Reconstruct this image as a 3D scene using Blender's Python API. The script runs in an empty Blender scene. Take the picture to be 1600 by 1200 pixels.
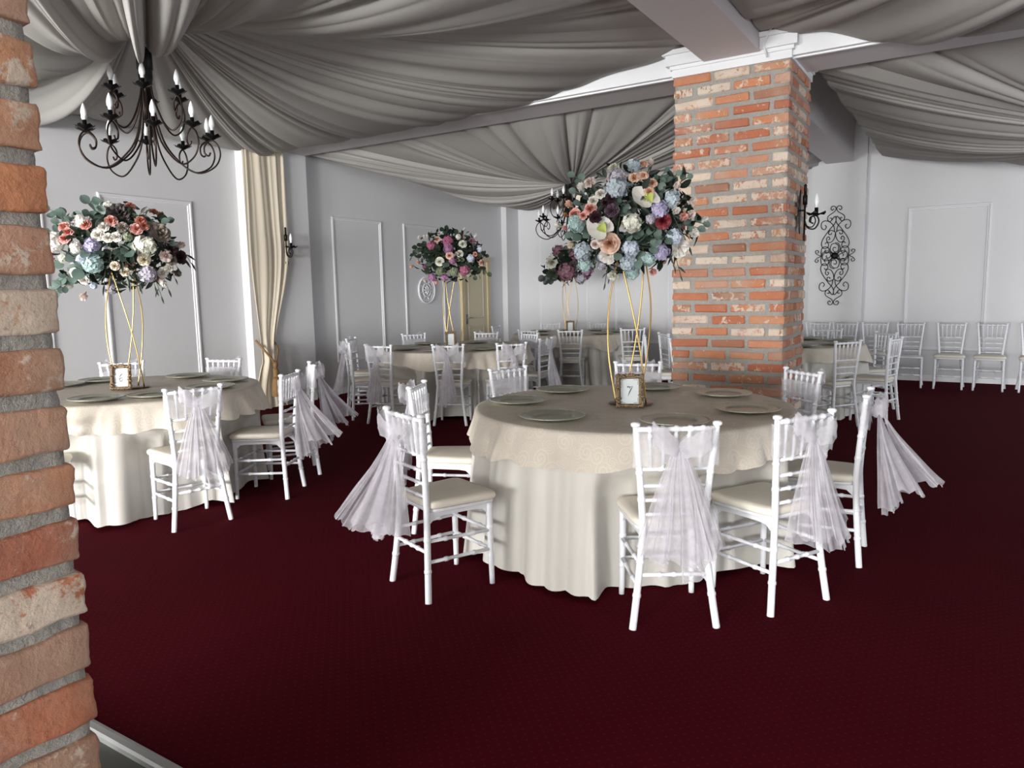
import bpy, bmesh, math, random
from mathutils import Vector, Matrix, noise
R_ = random.Random(7)
PI = math.pi
sin, cos = math.sin, math.cos
C = bpy.context.scene.collection
scene = bpy.context.scene

# ---------------------------------------------------------------- camera
EYE = Vector((0, 0, 1.483))
def make_camera():
    f, pitch, roll, yaw = 1142.7, math.radians(7.165), math.radians(-1.084), math.radians(32.455)
    fw = Vector((0, cos(pitch), -sin(pitch))); rt = Vector((1, 0, 0)); up = rt.cross(fw)
    r2 = rt*cos(roll) + up*sin(roll); u2 = -rt*sin(roll) + up*cos(roll)
    rz = Matrix.Rotation(yaw, 3, 'Z')
    fw, r2, u2 = rz @ fw, rz @ r2, rz @ u2
    cam = bpy.data.cameras.new('camera'); cam.sensor_width = 36; cam.lens = 36*f/1600; cam.clip_start = .05
    o = bpy.data.objects.new('camera', cam); C.objects.link(o)
    m = Matrix((r2, u2, -fw)).transposed().to_4x4(); m.translation = EYE
    o.matrix_world = m
    scene.camera = o
make_camera()

# ---------------------------------------------------------------- light: overcast daylight through the windows behind and beside
w = bpy.data.worlds.new('sky'); scene.world = w; w.use_nodes = True
w.node_tree.nodes['Background'].inputs[0].default_value = (.72, .86, 1, 1)
w.node_tree.nodes['Background'].inputs[1].default_value = 1.0
scene.view_settings.view_transform = 'Standard'; scene.view_settings.look = 'None'
scene.view_settings.exposure = -.08; scene.view_settings.gamma = 1; scene.view_settings.use_curve_mapping = False
def area(name, loc, rot, sx, sy, watts, col=(1, .99, .975)):
    l = bpy.data.lights.new(name, 'AREA'); l.shape = 'RECTANGLE'; l.size = sx; l.size_y = sy; l.energy = watts; l.color = col
    o = bpy.data.objects.new(name, l); C.objects.link(o); o.location = loc; o.rotation_euler = rot
WIN_REAR = [(-6.6, 2.1, 950), (-3.9, 2.1, 1450), (-1.2, 2.1, 1750), (1.5, 2.1, 450), (4.2, 2.1, 200)]      # glazed doors of the rear wall: centre, width, watts
WIN_RIGHT = [8.4, 10.4]
Y_REAR, X_RIGHT = -11.0, 6.2
for cx, ww, wt in WIN_REAR:
    area('daylight', (cx, Y_REAR - .02, 1.15), (PI/2, 0, 0), ww - .1, 2.1, wt)
for cy in WIN_RIGHT:
    area('daylight', (X_RIGHT + .02, cy, 1.6), (PI/2, 0, PI/2), 1.3, 2.0, 90, (.86, .93, 1))
WIN_REAR = [(a, b) for a, b, c in WIN_REAR]

# ---------------------------------------------------------------- helpers
def lin(r, g, b):
    return tuple(((c/255)/12.92 if c/255 <= .04045 else ((c/255+.055)/1.055)**2.4) for c in (r, g, b)) + (1,)
class MB:
    def __init__(s): s.v = []; s.f = []
    def add(s, vs, fs):
        n = len(s.v); s.v += [tuple(p) for p in vs]; s.f += [tuple(i+n for i in q) for q in fs]
    def box(s, a, b):
        (x0, y0, z0), (x1, y1, z1) = a, b
        s.add([(x0,y0,z0),(x1,y0,z0),(x1,y1,z0),(x0,y1,z0),(x0,y0,z1),(x1,y0,z1),(x1,y1,z1),(x0,y1,z1)],
              [(0,3,2,1),(4,5,6,7),(0,1,5,4),(1,2,6,5),(2,3,7,6),(3,0,4,7)])
        return s
    def tube(s, pts, rad, n=8, cap=True, closed=False):
        pts = [Vector(p) for p in pts]; m = len(pts)
        rad = rad if isinstance(rad, (list, tuple)) else [rad]*m
        ref = None; vs = []; fs = []
        for i, p in enumerate(pts):
            if closed: t = pts[(i+1) % m] - pts[i-1]
            else: t = pts[min(i+1, m-1)] - pts[max(i-1, 0)]
            if t.length < 1e-9: t = Vector((0, 0, 1))
            t.normalize()
            if ref is None:
                ref = Vector((1, 0, 0)) if abs(t.x) < .9 else Vector((0, 1, 0))
            u = (ref - t*ref.dot(t))
            if u.length < 1e-6: u = t.orthogonal()
            u.normalize(); w_ = t.cross(u); ref = u
            for k in range(n):
                a = 2*PI*k/n; vs.append(p + (u*cos(a) + w_*sin(a))*rad[i])
        for i in range(m if closed else m-1):
            j = (i+1) % m
            for k in range(n): fs.append((i*n+k, i*n+(k+1) % n, j*n+(k+1) % n, j*n+k))
        if cap and not closed:
            fs.append(tuple(range(n-1, -1, -1))); fs.append(tuple(range((m-1)*n, m*n)))
        s.add(vs, fs); return s
    def lathe(s, prof, n=24, c=(0, 0, 0), mod=None):
        vs = []; fs = []; m = len(prof)
        for (r, z) in prof:
            for k in range(n):
                a = 2*PI*k/n; rr = r*(mod(a) if mod else 1)
                vs.append((c[0]+rr*cos(a), c[1]+rr*sin(a), c[2]+z))
        for i in range(m-1):
            for k in range(n): fs.append((i*n+k, i*n+(k+1) % n, (i+1)*n+(k+1) % n, (i+1)*n+k))
        if prof[0][0] > 1e-6: fs.append(tuple(range(n-1, -1, -1)))
        if prof[-1][0] > 1e-6: fs.append(tuple(range((m-1)*n, m*n)))
        s.add(vs, fs); return s
    def grid(s, nu, nv, fn, closed=False):
        vs = [fn(i, j) for i in range(nu) for j in range(nv)]
        fs = []
        for i in range(nu if closed else nu-1):
            i2 = (i+1) % nu
            for j in range(nv-1): fs.append((i*nv+j, i2*nv+j, i2*nv+j+1, i*nv+j+1))
        s.add(vs, fs); return s
    def mesh(s, name, mat, smooth=True):
        me = bpy.data.meshes.new(name); me.from_pydata(s.v, [], s.f); me.update()
        if mat: me.materials.append(mat)
        if smooth:
            me.polygons.foreach_set('use_smooth', [True]*len(me.polygons))
        return me
def put(name, me, parent=None, loc=None, rot=None, label=None):
    o = bpy.data.objects.new(name, me); C.objects.link(o)
    if parent: o.parent = parent
    if loc is not None: o.location = loc
    if rot is not None: o.rotation_euler = rot
    if label: o['label'] = label
    return o
def obj(name, mb, mat, parent=None, smooth=True, **k): return put(name, mb.mesh(name, mat, smooth), parent, **k)
def tag(o, label, cat, group=None, kind=None):
    if label: o['label'] = label
    if cat: o['category'] = cat
    if group: o['group'] = group
    if kind: o['kind'] = kind
    return o
def thing(name, label, cat, loc=(0,0,0), rz=0, group=None):
    o = bpy.data.objects.new(name, None); C.objects.link(o); o.location = loc; o.rotation_euler = (0, 0, rz)
    o.empty_display_size = .1
    return tag(o, label, cat, group)
def struct(o): o['kind'] = 'structure'; return o
def sharp(o, ang=.6):
    me = o.data
    bm = bmesh.new(); bm.from_mesh(me)
    for e in bm.edges:
        if len(e.link_faces) == 2 and e.calc_face_angle(0) > ang: e.smooth = False
    bm.to_mesh(me); bm.free(); return o
def copy_tree(root, loc, rz, label, group=None):
    r = root.copy(); C.objects.link(r); r.location = loc; r.rotation_euler = (0, 0, rz)
    if label: r['label'] = label
    if group: r['group'] = group
    for ch in list(root.children):
        c = ch.copy(); C.objects.link(c); c.parent = r
        for g in list(ch.children):
            d = g.copy(); C.objects.link(d); d.parent = c
    return r
def bevel(me, w_, seg=1):
    bm = bmesh.new(); bm.from_mesh(me)
    bmesh.ops.bevel(bm, geom=list(bm.edges), offset=w_, segments=seg, affect='EDGES', profile=.5)
    bm.to_mesh(me); bm.free(); return me

# ---------------------------------------------------------------- materials
def nt(name):
    m = bpy.data.materials.new(name); m.use_nodes = True; t = m.node_tree
    return m, t, t.nodes['Principled BSDF']
def N(t, typ, **k):
    n = t.nodes.new(typ)
    for a, b in k.items():
        if a == 'ins':
            for i, v in b.items(): n.inputs[i].default_value = v
        else: setattr(n, a, b)
    return n
def mixc(t, fac, a, b):
    n = t.nodes.new('ShaderNodeMix'); n.data_type = 'RGBA'
    for sock, v in ((n.inputs[0], fac), (n.inputs[6], a), (n.inputs[7], b)):
        if isinstance(v, bpy.types.NodeSocket): t.links.new(v, sock)
        else: sock.default_value = v
    return n.outputs[2]
def math_(t, op, a, b=0.0, c=None):
    n = t.nodes.new('ShaderNodeMath'); n.operation = op
    for i, v in enumerate((a, b) if c is None else (a, b, c)):
        if isinstance(v, bpy.types.NodeSocket): t.links.new(v, n.inputs[i])
        else: n.inputs[i].default_value = v
    return n.outputs[0]
def ramp(t, fac, stops, interp='LINEAR'):
    n = t.nodes.new('ShaderNodeValToRGB'); n.color_ramp.interpolation = interp
    e = n.color_ramp.elements
    while len(e) < len(stops): e.new(.5)
    for el, (p, c) in zip(e, stops): el.position = p; el.color = c if len(c) == 4 else (*c, 1)
    t.links.new(fac, n.inputs[0]); return n.outputs[0]
def objco(t, rnd=False):
    tc = N(t, 'ShaderNodeTexCoord').outputs['Object']
    if not rnd: return tc
    oi = N(t, 'ShaderNodeObjectInfo'); a = N(t, 'ShaderNodeVectorMath', operation='SCALE')
    a.inputs[0].default_value = (37, 91, 53); t.links.new(oi.outputs['Random'], a.inputs['Scale'])
    b = N(t, 'ShaderNodeVectorMath', operation='ADD'); t.links.new(tc, b.inputs[0]); t.links.new(a.outputs[0], b.inputs[1])
    return b.outputs[0]
def noise_(t, co, scale, detail=3, rough=.5, dist=0):
    n = N(t, 'ShaderNodeTexNoise', ins={'Scale': scale, 'Detail': detail, 'Roughness': rough, 'Distortion': dist})
    t.links.new(co, n.inputs['Vector']); return n.outputs['Fac']
def bump(t, p, h, strength, dist=.01):
    b = N(t, 'ShaderNodeBump', ins={'Strength': strength, 'Distance': dist}); t.links.new(h, b.inputs['Height'])
    t.links.new(b.outputs[0], p.inputs['Normal'])
def simple(name, col, rough=.6, metal=0, var=.06, scale=12, bmp=0, spec=.5, sheen=0):
    m, t, p = nt(name)
    co = objco(t); n = noise_(t, co, scale)
    dark = tuple(c*(1-var) for c in col[:3]) + (1,); lite = tuple(min(1, c*(1+var)) for c in col[:3]) + (1,)
    t.links.new(mixc(t, n, dark, lite), p.inputs['Base Color'])
    p.inputs['Roughness'].default_value = rough; p.inputs['Metallic'].default_value = metal
    p.inputs['Specular IOR Level'].default_value = spec
    if sheen: p.inputs['Sheen Weight'].default_value = sheen
    if bmp: bump(t, p, noise_(t, co, scale*8), bmp, .004)
    return m
def cloth(name, col, trans=.25, rough=.8, scale=300, bmp=.1, damask=0):
    m, t, p = nt(name); co = objco(t)
    n = noise_(t, co, 3, 4)
    t.links.new(mixc(t, n, tuple(c*.94 for c in col[:3]) + (1,), col), p.inputs['Base Color'])
    p.inputs['Roughness'].default_value = rough; p.inputs['Specular IOR Level'].default_value = .3
    h = noise_(t, co, scale, 2)
    if damask:
        uv = N(t, 'ShaderNodeUVMap', uv_map='weave').outputs[0]
        def scrolls(sc, arms, off):
            mp = N(t, 'ShaderNodeMapping'); mp.inputs['Location'].default_value = (off, off*.7, 0); t.links.new(uv, mp.inputs[0])
            vo = N(t, 'ShaderNodeTexVoronoi', voronoi_dimensions='2D', ins={'Scale': sc, 'Randomness': .75}); t.links.new(mp.outputs[0], vo.inputs['Vector'])
            sb = N(t, 'ShaderNodeVectorMath', operation='SUBTRACT'); t.links.new(mp.outputs[0], sb.inputs[0]); t.links.new(vo.outputs['Position'], sb.inputs[1])
            sp = N(t, 'ShaderNodeSeparateXYZ'); t.links.new(sb.outputs[0], sp.inputs[0])
            an = math_(t, 'ARCTAN2', sp.outputs[1], sp.outputs[0]); d = math_(t, 'MULTIPLY', vo.outputs['Distance'], 1.0)
            w1 = math_(t, 'SINE', math_(t, 'ADD', math_(t, 'MULTIPLY', an, arms), math_(t, 'MULTIPLY', d, 34)))
            m1 = math_(t, 'GREATER_THAN', w1, .35)
            return math_(t, 'MULTIPLY', m1, math_(t, 'LESS_THAN', d, .42))
        pat = math_(t, 'MAXIMUM', scrolls(9, 1, 0), scrolls(14, 3, 3.3))
        bump(t, p, math_(t, 'ADD', math_(t, 'MULTIPLY', h, .1), pat), damask, .002)
        base = p.inputs['Base Color'].links[0].from_socket
        t.links.new(mixc(t, math_(t, 'MULTIPLY', pat, .26), base, lin(240, 233, 220)), p.inputs['Base Color'])
        t.links.new(math_(t, 'MULTIPLY_ADD', pat, -.14, rough), p.inputs['Roughness'])
    else: bump(t, p, h, bmp, .002)
    out = t.nodes['Material Output']
    if trans:
        tr = N(t, 'ShaderNodeBsdfTranslucent', ins={'Color': col}); mx = N(t, 'ShaderNodeMixShader', ins={0: trans})
        t.links.new(p.outputs[0], mx.inputs[1]); t.links.new(tr.outputs[0], mx.inputs[2]); t.links.new(mx.outputs[0], out.inputs['Surface'])
    return m
def tulle(name, col, opac):
    m, t, p = nt(name); co = objco(t)
    df = N(t, 'ShaderNodeBsdfDiffuse', ins={'Color': col}); tl = N(t, 'ShaderNodeBsdfTranslucent', ins={'Color': col})
    a = N(t, 'ShaderNodeMixShader', ins={0: .45}); t.links.new(df.outputs[0], a.inputs[1]); t.links.new(tl.outputs[0], a.inputs[2])
    tr = N(t, 'ShaderNodeBsdfTransparent'); b = N(t, 'ShaderNodeMixShader')
    n = noise_(t, co, 14, 3, .6)
    t.links.new(math_(t, 'MULTIPLY_ADD', n, .35, opac - .17), b.inputs[0])
    t.links.new(tr.outputs[0], b.inputs[1]); t.links.new(a.outputs[0], b.inputs[2])
    t.links.new(b.outputs[0], t.nodes['Material Output'].inputs['Surface'])
    return m
M_wall = simple('painted_plaster', lin(214, 214, 216), .55, var=.02, scale=2, bmp=.03)
M_rear = simple('low_bounce_plaster', lin(120, 108, 98), .7, var=.04, scale=2)  # unseen rear wall, colour made dark to cut the bounced light
M_mould = simple('moulding_paint', lin(222, 222, 225), .5, var=.02, scale=3)
M_white = simple('white_gloss_paint', lin(232, 233, 236), .4, var=.02, scale=3)
M_ceil = simple('ceiling_paint', lin(190, 184, 176), .8, var=.03)
M_beam = simple('beam_paint', lin(205, 200, 202), .6, var=.02, scale=2)
M_chair = simple('white_lacquer', lin(232, 234, 239), .35, var=.03, scale=20)
M_cushion = cloth('ivory_cushion_fabric', lin(232, 226, 212), 0, .75, 500, .1)
M_cloth = cloth('ivory_satin', lin(216, 213, 206), .1, .4, 400, .05)
M_over = cloth('champagne_damask', lin(216, 207, 193), .08, .5, 300, .1, damask=.55)
M_drape = cloth('greige_voile', lin(186, 183, 179), .22, .8, 260, .05)
M_curt = cloth('cream_curtain', lin(240, 229, 208), .12, .8, 260, .05)
M_tulle = tulle('white_tulle', lin(232, 229, 236), .45)
M_tulle2 = tulle('white_tulle_gathered', lin(244, 243, 248), .36)
M_gold = simple('brushed_gold', lin(196, 166, 106), .34, 1, .05)
M_oldgold = simple('antique_gold', lin(132, 112, 88), .45, .55, .45, 60, .4)
M_base = simple('bronze_plate', lin(96, 66, 34), .3, .9, .08)
M_iron = simple('black_iron', lin(24, 22, 22), .45, .6, .2, 30)
M_iron2 = simple('bronzed_iron', lin(46, 34, 30), .4, .7, .3, 20)
M_bulb = simple('frosted_bulb', lin(238, 238, 240), .3, 0, .01)
M_plate = simple('antique_silver_glaze', lin(172, 172, 158), .32, .45, .16, 25, .1)
M_card = simple('white_card', lin(206, 214, 216), .7, 0, .01)
M_ink = simple('black_ink', lin(22, 22, 24), .7, 0, .01)
M_rope = simple('gold_cord', lin(138, 106, 66), .6, .1, .25, 90, .5)
M_mortar, t, p = nt('grey_mortar'); co = objco(t); n1 = noise_(t, co, 60, 4, .7); n2 = noise_(t, co, 5)
t.links.new(mixc(t, n1, lin(136, 134, 130), mixc(t, n2, lin(172, 169, 164), lin(186, 180, 170))), p.inputs['Base Color'])
p.inputs['Roughness'].default_value = .95; bump(t, p, n1, .9, .012)
def brick_mat(film):
    m, t, p = nt('reclaimed_brick'); oi = N(t, 'ShaderNodeObjectInfo'); co = objco(t, True)
    base = ramp(t, oi.outputs['Random'], [(0, lin(196, 120, 84)), (.16, lin(182, 104, 74)), (.3, lin(210, 144, 104)), (.45, lin(200, 154, 132)),
        (.6, lin(172, 100, 78)), (.72, lin(212, 152, 112)), (.86, lin(138, 98, 80)), (.95, lin(204, 166, 144)), (1, lin(200, 192, 178))])
    n1 = noise_(t, co, 13, 5, .65, .4); n2 = noise_(t, co, 24, 5, .7); n3 = noise_(t, co, 70, 3, .6)
    c = mixc(t, math_(t, 'MULTIPLY', n1, .8), base, lin(158, 104, 80))
    wn = N(t, 'ShaderNodeTexWhiteNoise', noise_dimensions='1D'); t.links.new(math_(t, 'MULTIPLY', oi.outputs['Random'], 917.3), wn.inputs['W'])
    thr = math_(t, 'MULTIPLY_ADD', math_(t, 'POWER', wn.outputs['Value'], 1.6), -.22, .60)
    ww = N(t, 'ShaderNodeMapRange', interpolation_type='SMOOTHSTEP', ins={'To Min': 0, 'To Max': .85})
    mixn = math_(t, 'ADD', math_(t, 'MULTIPLY', n1, .5), math_(t, 'MULTIPLY', n2, .5))
    t.links.new(mixn, ww.inputs['Value']); t.links.new(thr, ww.inputs['From Min']); t.links.new(math_(t, 'ADD', thr, .07), ww.inputs['From Max'])
    c = mixc(t, ww.outputs[0], c, lin(214, 202, 186))
    dk = N(t, 'ShaderNodeMapRange', ins={'From Min': .62, 'From Max': .72, 'To Max': .5}); t.links.new(n3, dk.inputs['Value'])
    c = mixc(t, dk.outputs[0], c, lin(104, 66, 52))
    nf = noise_(t, co, 3.2, 5, .6); fm = N(t, 'ShaderNodeMapRange', interpolation_type='SMOOTHSTEP', ins={'From Min': film, 'From Max': film+.3, 'To Max': .62}); t.links.new(nf, fm.inputs['Value'])
    c = mixc(t, fm.outputs[0], c, lin(182, 158, 140))
    t.links.new(c, p.inputs['Base Color']); p.inputs['Roughness'].default_value = .92
    bump(t, p, math_(t, 'ADD', n2, math_(t, 'MULTIPLY', n3, .5)), .6, .008)
    return m
M_brick = brick_mat(.44); M_brick2 = brick_mat(.36)
def carpet_mat():
    m, t, p = nt('burgundy_carpet'); co = objco(t)
    sp = N(t, 'ShaderNodeSeparateXYZ'); t.links.new(co, sp.inputs[0])
    P = .046
    def cell(v, off): return math_(t, 'SUBTRACT', math_(t, 'FRACT', math_(t, 'ADD', math_(t, 'DIVIDE', v, P), off)), .5)
    def dot(off):
        a = cell(sp.outputs[0], off); b = cell(sp.outputs[1], off)
        return math_(t, 'SQRT', math_(t, 'ADD', math_(t, 'MULTIPLY', a, a), math_(t, 'MULTIPLY', b, b)))
    d = math_(t, 'MINIMUM', dot(0), dot(.5))
    mk = math_(t, 'LESS_THAN', d, .11)
    n = noise_(t, co, 2.2, 4); n2 = noise_(t, co, 420, 2)
    c = mixc(t, n, lin(66, 3, 14), lin(77, 5, 19)); c = mixc(t, math_(t, 'MULTIPLY', n2, .5), c, lin(50, 4, 14))
    c = mixc(t, math_(t, 'MULTIPLY', mk, .15), c, lin(120, 50, 48))
    t.links.new(c, p.inputs['Base Color']); p.inputs['Roughness'].default_value = 1; p.inputs['Specular IOR Level'].default_value = .05
    p.inputs['Sheen Weight'].default_value = .0
    bump(t, p, n2, .5, .003)
    return m
M_carpet = carpet_mat()
M_tile = simple('dark_floor_tile', lin(74, 76, 70), .5, 0, .08, 4)
M_alu = simple('aluminium_edging', lin(150, 152, 152), .45, .4, .04)
M_door = simple('cream_door_paint', lin(206, 196, 168), .45, 0, .02)
M_jamb = simple('beige_jamb', lin(196, 182, 148), .5, 0, .03)
M_glass, t, p = nt('window_glass'); p.inputs['Transmission Weight'].default_value = 1; p.inputs['Roughness'].default_value = 0
def petal_mat(name, rough=.6, heart=0):
    m, t, p = nt(name); oi = N(t, 'ShaderNodeObjectInfo'); co = objco(t, True)
    n = noise_(t, co, 40, 3)
    hs = N(t, 'ShaderNodeHueSaturation'); t.links.new(oi.outputs['Color'], hs.inputs['Color'])
    t.links.new(math_(t, 'MULTIPLY_ADD', n, .5, .75), hs.inputs['Value']); t.links.new(math_(t, 'MULTIPLY_ADD', n, -.4, 1.05), hs.inputs['Saturation'])
    colr = hs.outputs[0]
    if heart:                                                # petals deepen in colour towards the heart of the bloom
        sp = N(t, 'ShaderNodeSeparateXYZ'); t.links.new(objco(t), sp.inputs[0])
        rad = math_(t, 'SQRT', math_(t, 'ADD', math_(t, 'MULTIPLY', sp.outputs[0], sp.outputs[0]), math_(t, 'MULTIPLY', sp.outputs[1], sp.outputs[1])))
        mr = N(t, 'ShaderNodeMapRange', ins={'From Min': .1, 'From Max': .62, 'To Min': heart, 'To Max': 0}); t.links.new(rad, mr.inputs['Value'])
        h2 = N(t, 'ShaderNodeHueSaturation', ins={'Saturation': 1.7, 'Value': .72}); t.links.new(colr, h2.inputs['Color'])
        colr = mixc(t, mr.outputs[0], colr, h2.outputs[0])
    t.links.new(colr, p.inputs['Base Color']); p.inputs['Roughness'].default_value = rough
    tl = N(t, 'ShaderNodeBsdfTranslucent'); t.links.new(colr, tl.inputs['Color'])
    mx = N(t, 'ShaderNodeMixShader', ins={0: .2}); t.links.new(p.outputs[0], mx.inputs[1]); t.links.new(tl.outputs[0], mx.inputs[2])
    t.links.new(mx.outputs[0], t.nodes['Material Output'].inputs['Surface'])
    return m
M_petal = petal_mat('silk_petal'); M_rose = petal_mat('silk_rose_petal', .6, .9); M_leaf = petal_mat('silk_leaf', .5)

# ---------------------------------------------------------------- room shell
XL, YB = -8.1, 12.9
XR = X_RIGHT
ZC = 4.0
def box_obj(name, a, b, mat, parent=None, bev=0):
    o = obj(name, MB().box(a, b), mat, parent, smooth=False)
    if bev: bevel(o.data, bev)
    return o
struct(box_obj('floor', (XL-.1, 1.235, -.1), (XR+.1, YB+.1, 0), M_carpet))
struct(box_obj('floor_front', (XL-.1, Y_REAR-.1, -.12), (XR+.1, 1.2, -.012), M_tile))
struct(box_obj('ceiling', (XL-.1, Y_REAR-.1, ZC), (XR+.1, YB+.1, ZC+.1), M_ceil))
struct(box_obj('wall_left', (XL-.15, Y_REAR, -.1), (XL, YB+.15, ZC), M_wall))
struct(box_obj('wall_back', (XL, YB, -.1), (XR+.15, YB+.15, ZC), M_wall))
def pierced_wall(name, a0, a1, holes, z0, z1, place, mat):       # a wall with rectangular openings, holes = [(centre, width)]
    mb = MB(); cur = a0
    for c_, w_ in sorted(holes):
        mb.box(*place(cur, c_-w_/2, -.1, ZC)); mb.box(*place(c_-w_/2, c_+w_/2, -.1, z0)); mb.box(*place(c_-w_/2, c_+w_/2, z1, ZC)); cur = c_+w_/2
    mb.box(*place(cur, a1, -.1, ZC))
    return struct(obj(name, mb, mat, smooth=False))
rear = lambda a, b, c, d: ((a, Y_REAR-.15, c), (b, Y_REAR, d))
right = lambda a, b, c, d: ((XR, a, c), (XR+.15, b, d))
pierced_wall('wall_rear', XL, XR, WIN_REAR, .06, 2.25, rear, M_rear)
pierced_wall('wall_right', Y_REAR, YB, [(c_, 1.4) for c_ in WIN_RIGHT], .5, 2.7, right, M_wall)
wn = 0
for (hs, pl, z0, z1) in ((WIN_REAR, lambda a, b, c, d, e: ((a, Y_REAR-.13+e, c), (b, Y_REAR-.08+e, d)), .06, 2.25), ([(c_, 1.4) for c_ in WIN_RIGHT], lambda a, b, c, d, e: ((XR+.08-e, a, c), (XR+.13-e, b, d)), .5, 2.7)):
    for c_, w_ in hs:
        wn += 1; mb = MB(); a, b = c_-w_/2, c_+w_/2
        mb.box(*pl(a, a+.05, z0, z1, 0)); mb.box(*pl(b-.05, b, z0, z1, 0)); mb.box(*pl(a+.05, b-.05, z0, z0+.05, 0)); mb.box(*pl(a+.05, b-.05, z1-.05, z1, 0)); mb.box(*pl(c_-.03, c_+.03, z0+.05, z1-.05, 0))
        struct(obj('window_%d' % wn, mb, M_white, smooth=False))
# pilasters standing proud of the walls
struct(box_obj('wall_pilaster', (XL, 6.25, 0), (-7.96, 7.3, ZC), M_wall))
struct(box_obj('wall_pilaster', (XL, 12.45, 0), (-7.98, YB, ZC), M_wall))
struct(box_obj('wall_pilaster', (-2.35, 12.76, 0), (-1.55, YB, ZC), M_wall))
# panel mouldings
tn = [0]
def panel(place, a0, a1, z0, z1):
    tn[0] += 1; mb = MB()
    prof = [(0, 0), (0, .012), (.01, .02), (.026, .02), (.034, .01), (.05, .01), (.056, 0)]
    loop = lambda d, h: [place(a0+d, z0+d, h), place(a1-d, z0+d, h), place(a1-d, z1-d, h), place(a0+d, z1-d, h)]
    vs = [q for d, h in prof for q in loop(d, h)]
    fs = [(i*4+k, i*4+(k+1) % 4, i*4+4+(k+1) % 4, i*4+4+k) for i in range(len(prof)-1) for k in range(4)]
    mb.add(vs, fs); return struct(obj('trim_%d' % tn[0], mb, M_mould, smooth=False))
onleft = lambda y, z, h: (XL+h, y, z)
onback = lambda x, z, h: (x, YB-h, z)
for y0, y1 in ((1.06, 2.19), (2.75, 3.88), (4.45, 5.58), (7.86, 8.93), (9.46, 10.54)): panel(onleft, y0, y1, .475, 2.64)
for x0, x1 in ((-7.5, -6.4), (-5.85, -4.75), (-4.2, -3.1), (-.97, .11), (.66, 1.74), (2.3, 3.4), (3.95, 5.05)): panel(onback, x0, x1, .475, 2.65)
struct(box_obj('baseboard_left', (XL, 1.3, 0), (XL+.018, 6.25, .085), M_white))
struct(box_obj('baseboard_left', (XL, 7.3, 0), (XL+.018, 11.1, .085), M_white))
struct(box_obj('baseboard_back', (XL+.13, YB-.018, 0), (-2.35, YB, .085), M_white))
struct(box_obj('baseboard_back', (-1.55, YB-.018, 0), (XR, YB, .085), M_white))
# step nosing between the carpet and the front floor
mb = MB(); mb.add([(x, y, z) for x in (XL, XR) for y, z in ((1.197, -.02), (1.197, .006), (1.205, .014), (1.225, .016), (1.24, .01), (1.243, 0), (1.243, -.02))],
                  [(i, i+1, i+8, i+7) for i in range(6)] + [(6, 0, 7, 13), tuple(range(6, -1, -1)), tuple(range(7, 14))])
tn[0] += 1; struct(obj('trim_%d' % tn[0], mb, M_alu, smooth=False))
# door in the left wall
d = bpy.data.objects.new('door_1', None); C.objects.link(d); d.location = (XL, 11.48, 0); struct(d)
mb = MB(); mb.box((0, -.37, 0), (.022, .37, 2.06)); obj('leaf', mb, M_door, d, smooth=False)
for z0, z1 in ((.18, .86), (1.0, 1.93)):
    mb = MB(); a0, a1 = -.26, .26
    prof = [(0, .022), (.008, .034), (.03, .034), (.045, .026), (.07, .03), (.09, .03)]
    vs = [q for e, h in prof for q in ((h, a0+e, z0+e), (h, a1-e, z0+e), (h, a1-e, z1-e), (h, a0+e, z1-e))]
    fs = [(i*4+k, i*4+(k+1) % 4, i*4+4+(k+1) % 4, i*4+4+k) for i in range(5) for k in range(4)] + [(20, 21, 22, 23)]
    mb.add(vs, fs); obj('door_panel', mb, M_door, d, smooth=False)
mb = MB().box((0, .37, 0), (.05, .47, 2.06)).box((0, -.47, 0), (.05, -.37, 2.06)).box((0, -.5, 2.06), (.055, .5, 2.16)); obj('door_frame', mb, M_jamb, d, smooth=False)
mb = MB().tube([(.022, -.31, 1.02), (.07, -.31, 1.02), (.075, -.29, 1.02), (.075, -.2, 1.02)], .009).box((.022, -.335, .9), (.03, -.285, 1.09)); obj('door_handle', mb, M_alu, d)
# beams
def beam(name, a, b): return struct(box_obj(name, a, b, M_beam))
beam('ceiling_beam', (XL, 6.7, 3.4), (XR, 7.28, ZC))
beam('ceiling_beam', (XL, .05, 2.9), (XR, .6, ZC))  # out of view, hung lower than the others to shade the near drapes
beam('ceiling_beam', (-2.145, .6, 3.46), (-1.66, 6.7, ZC))
beam('ceiling_beam', (-2.14, 7.28, 3.4), (-1.74, 12.76, ZC))
tn[0] += 1; struct(obj('trim_%d' % tn[0], MB().box((XL, 6.675, 3.4), (-2.43, 6.7, ZC)).box((-1.42, 6.675, 3.4), (XR, 6.7, ZC)).box((XL, 6.72, 3.385), (-2.43, 6.75, 3.4)).box((-1.42, 6.72, 3.385), (XR, 6.75, 3.4)), M_white, smooth=False))

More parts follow.
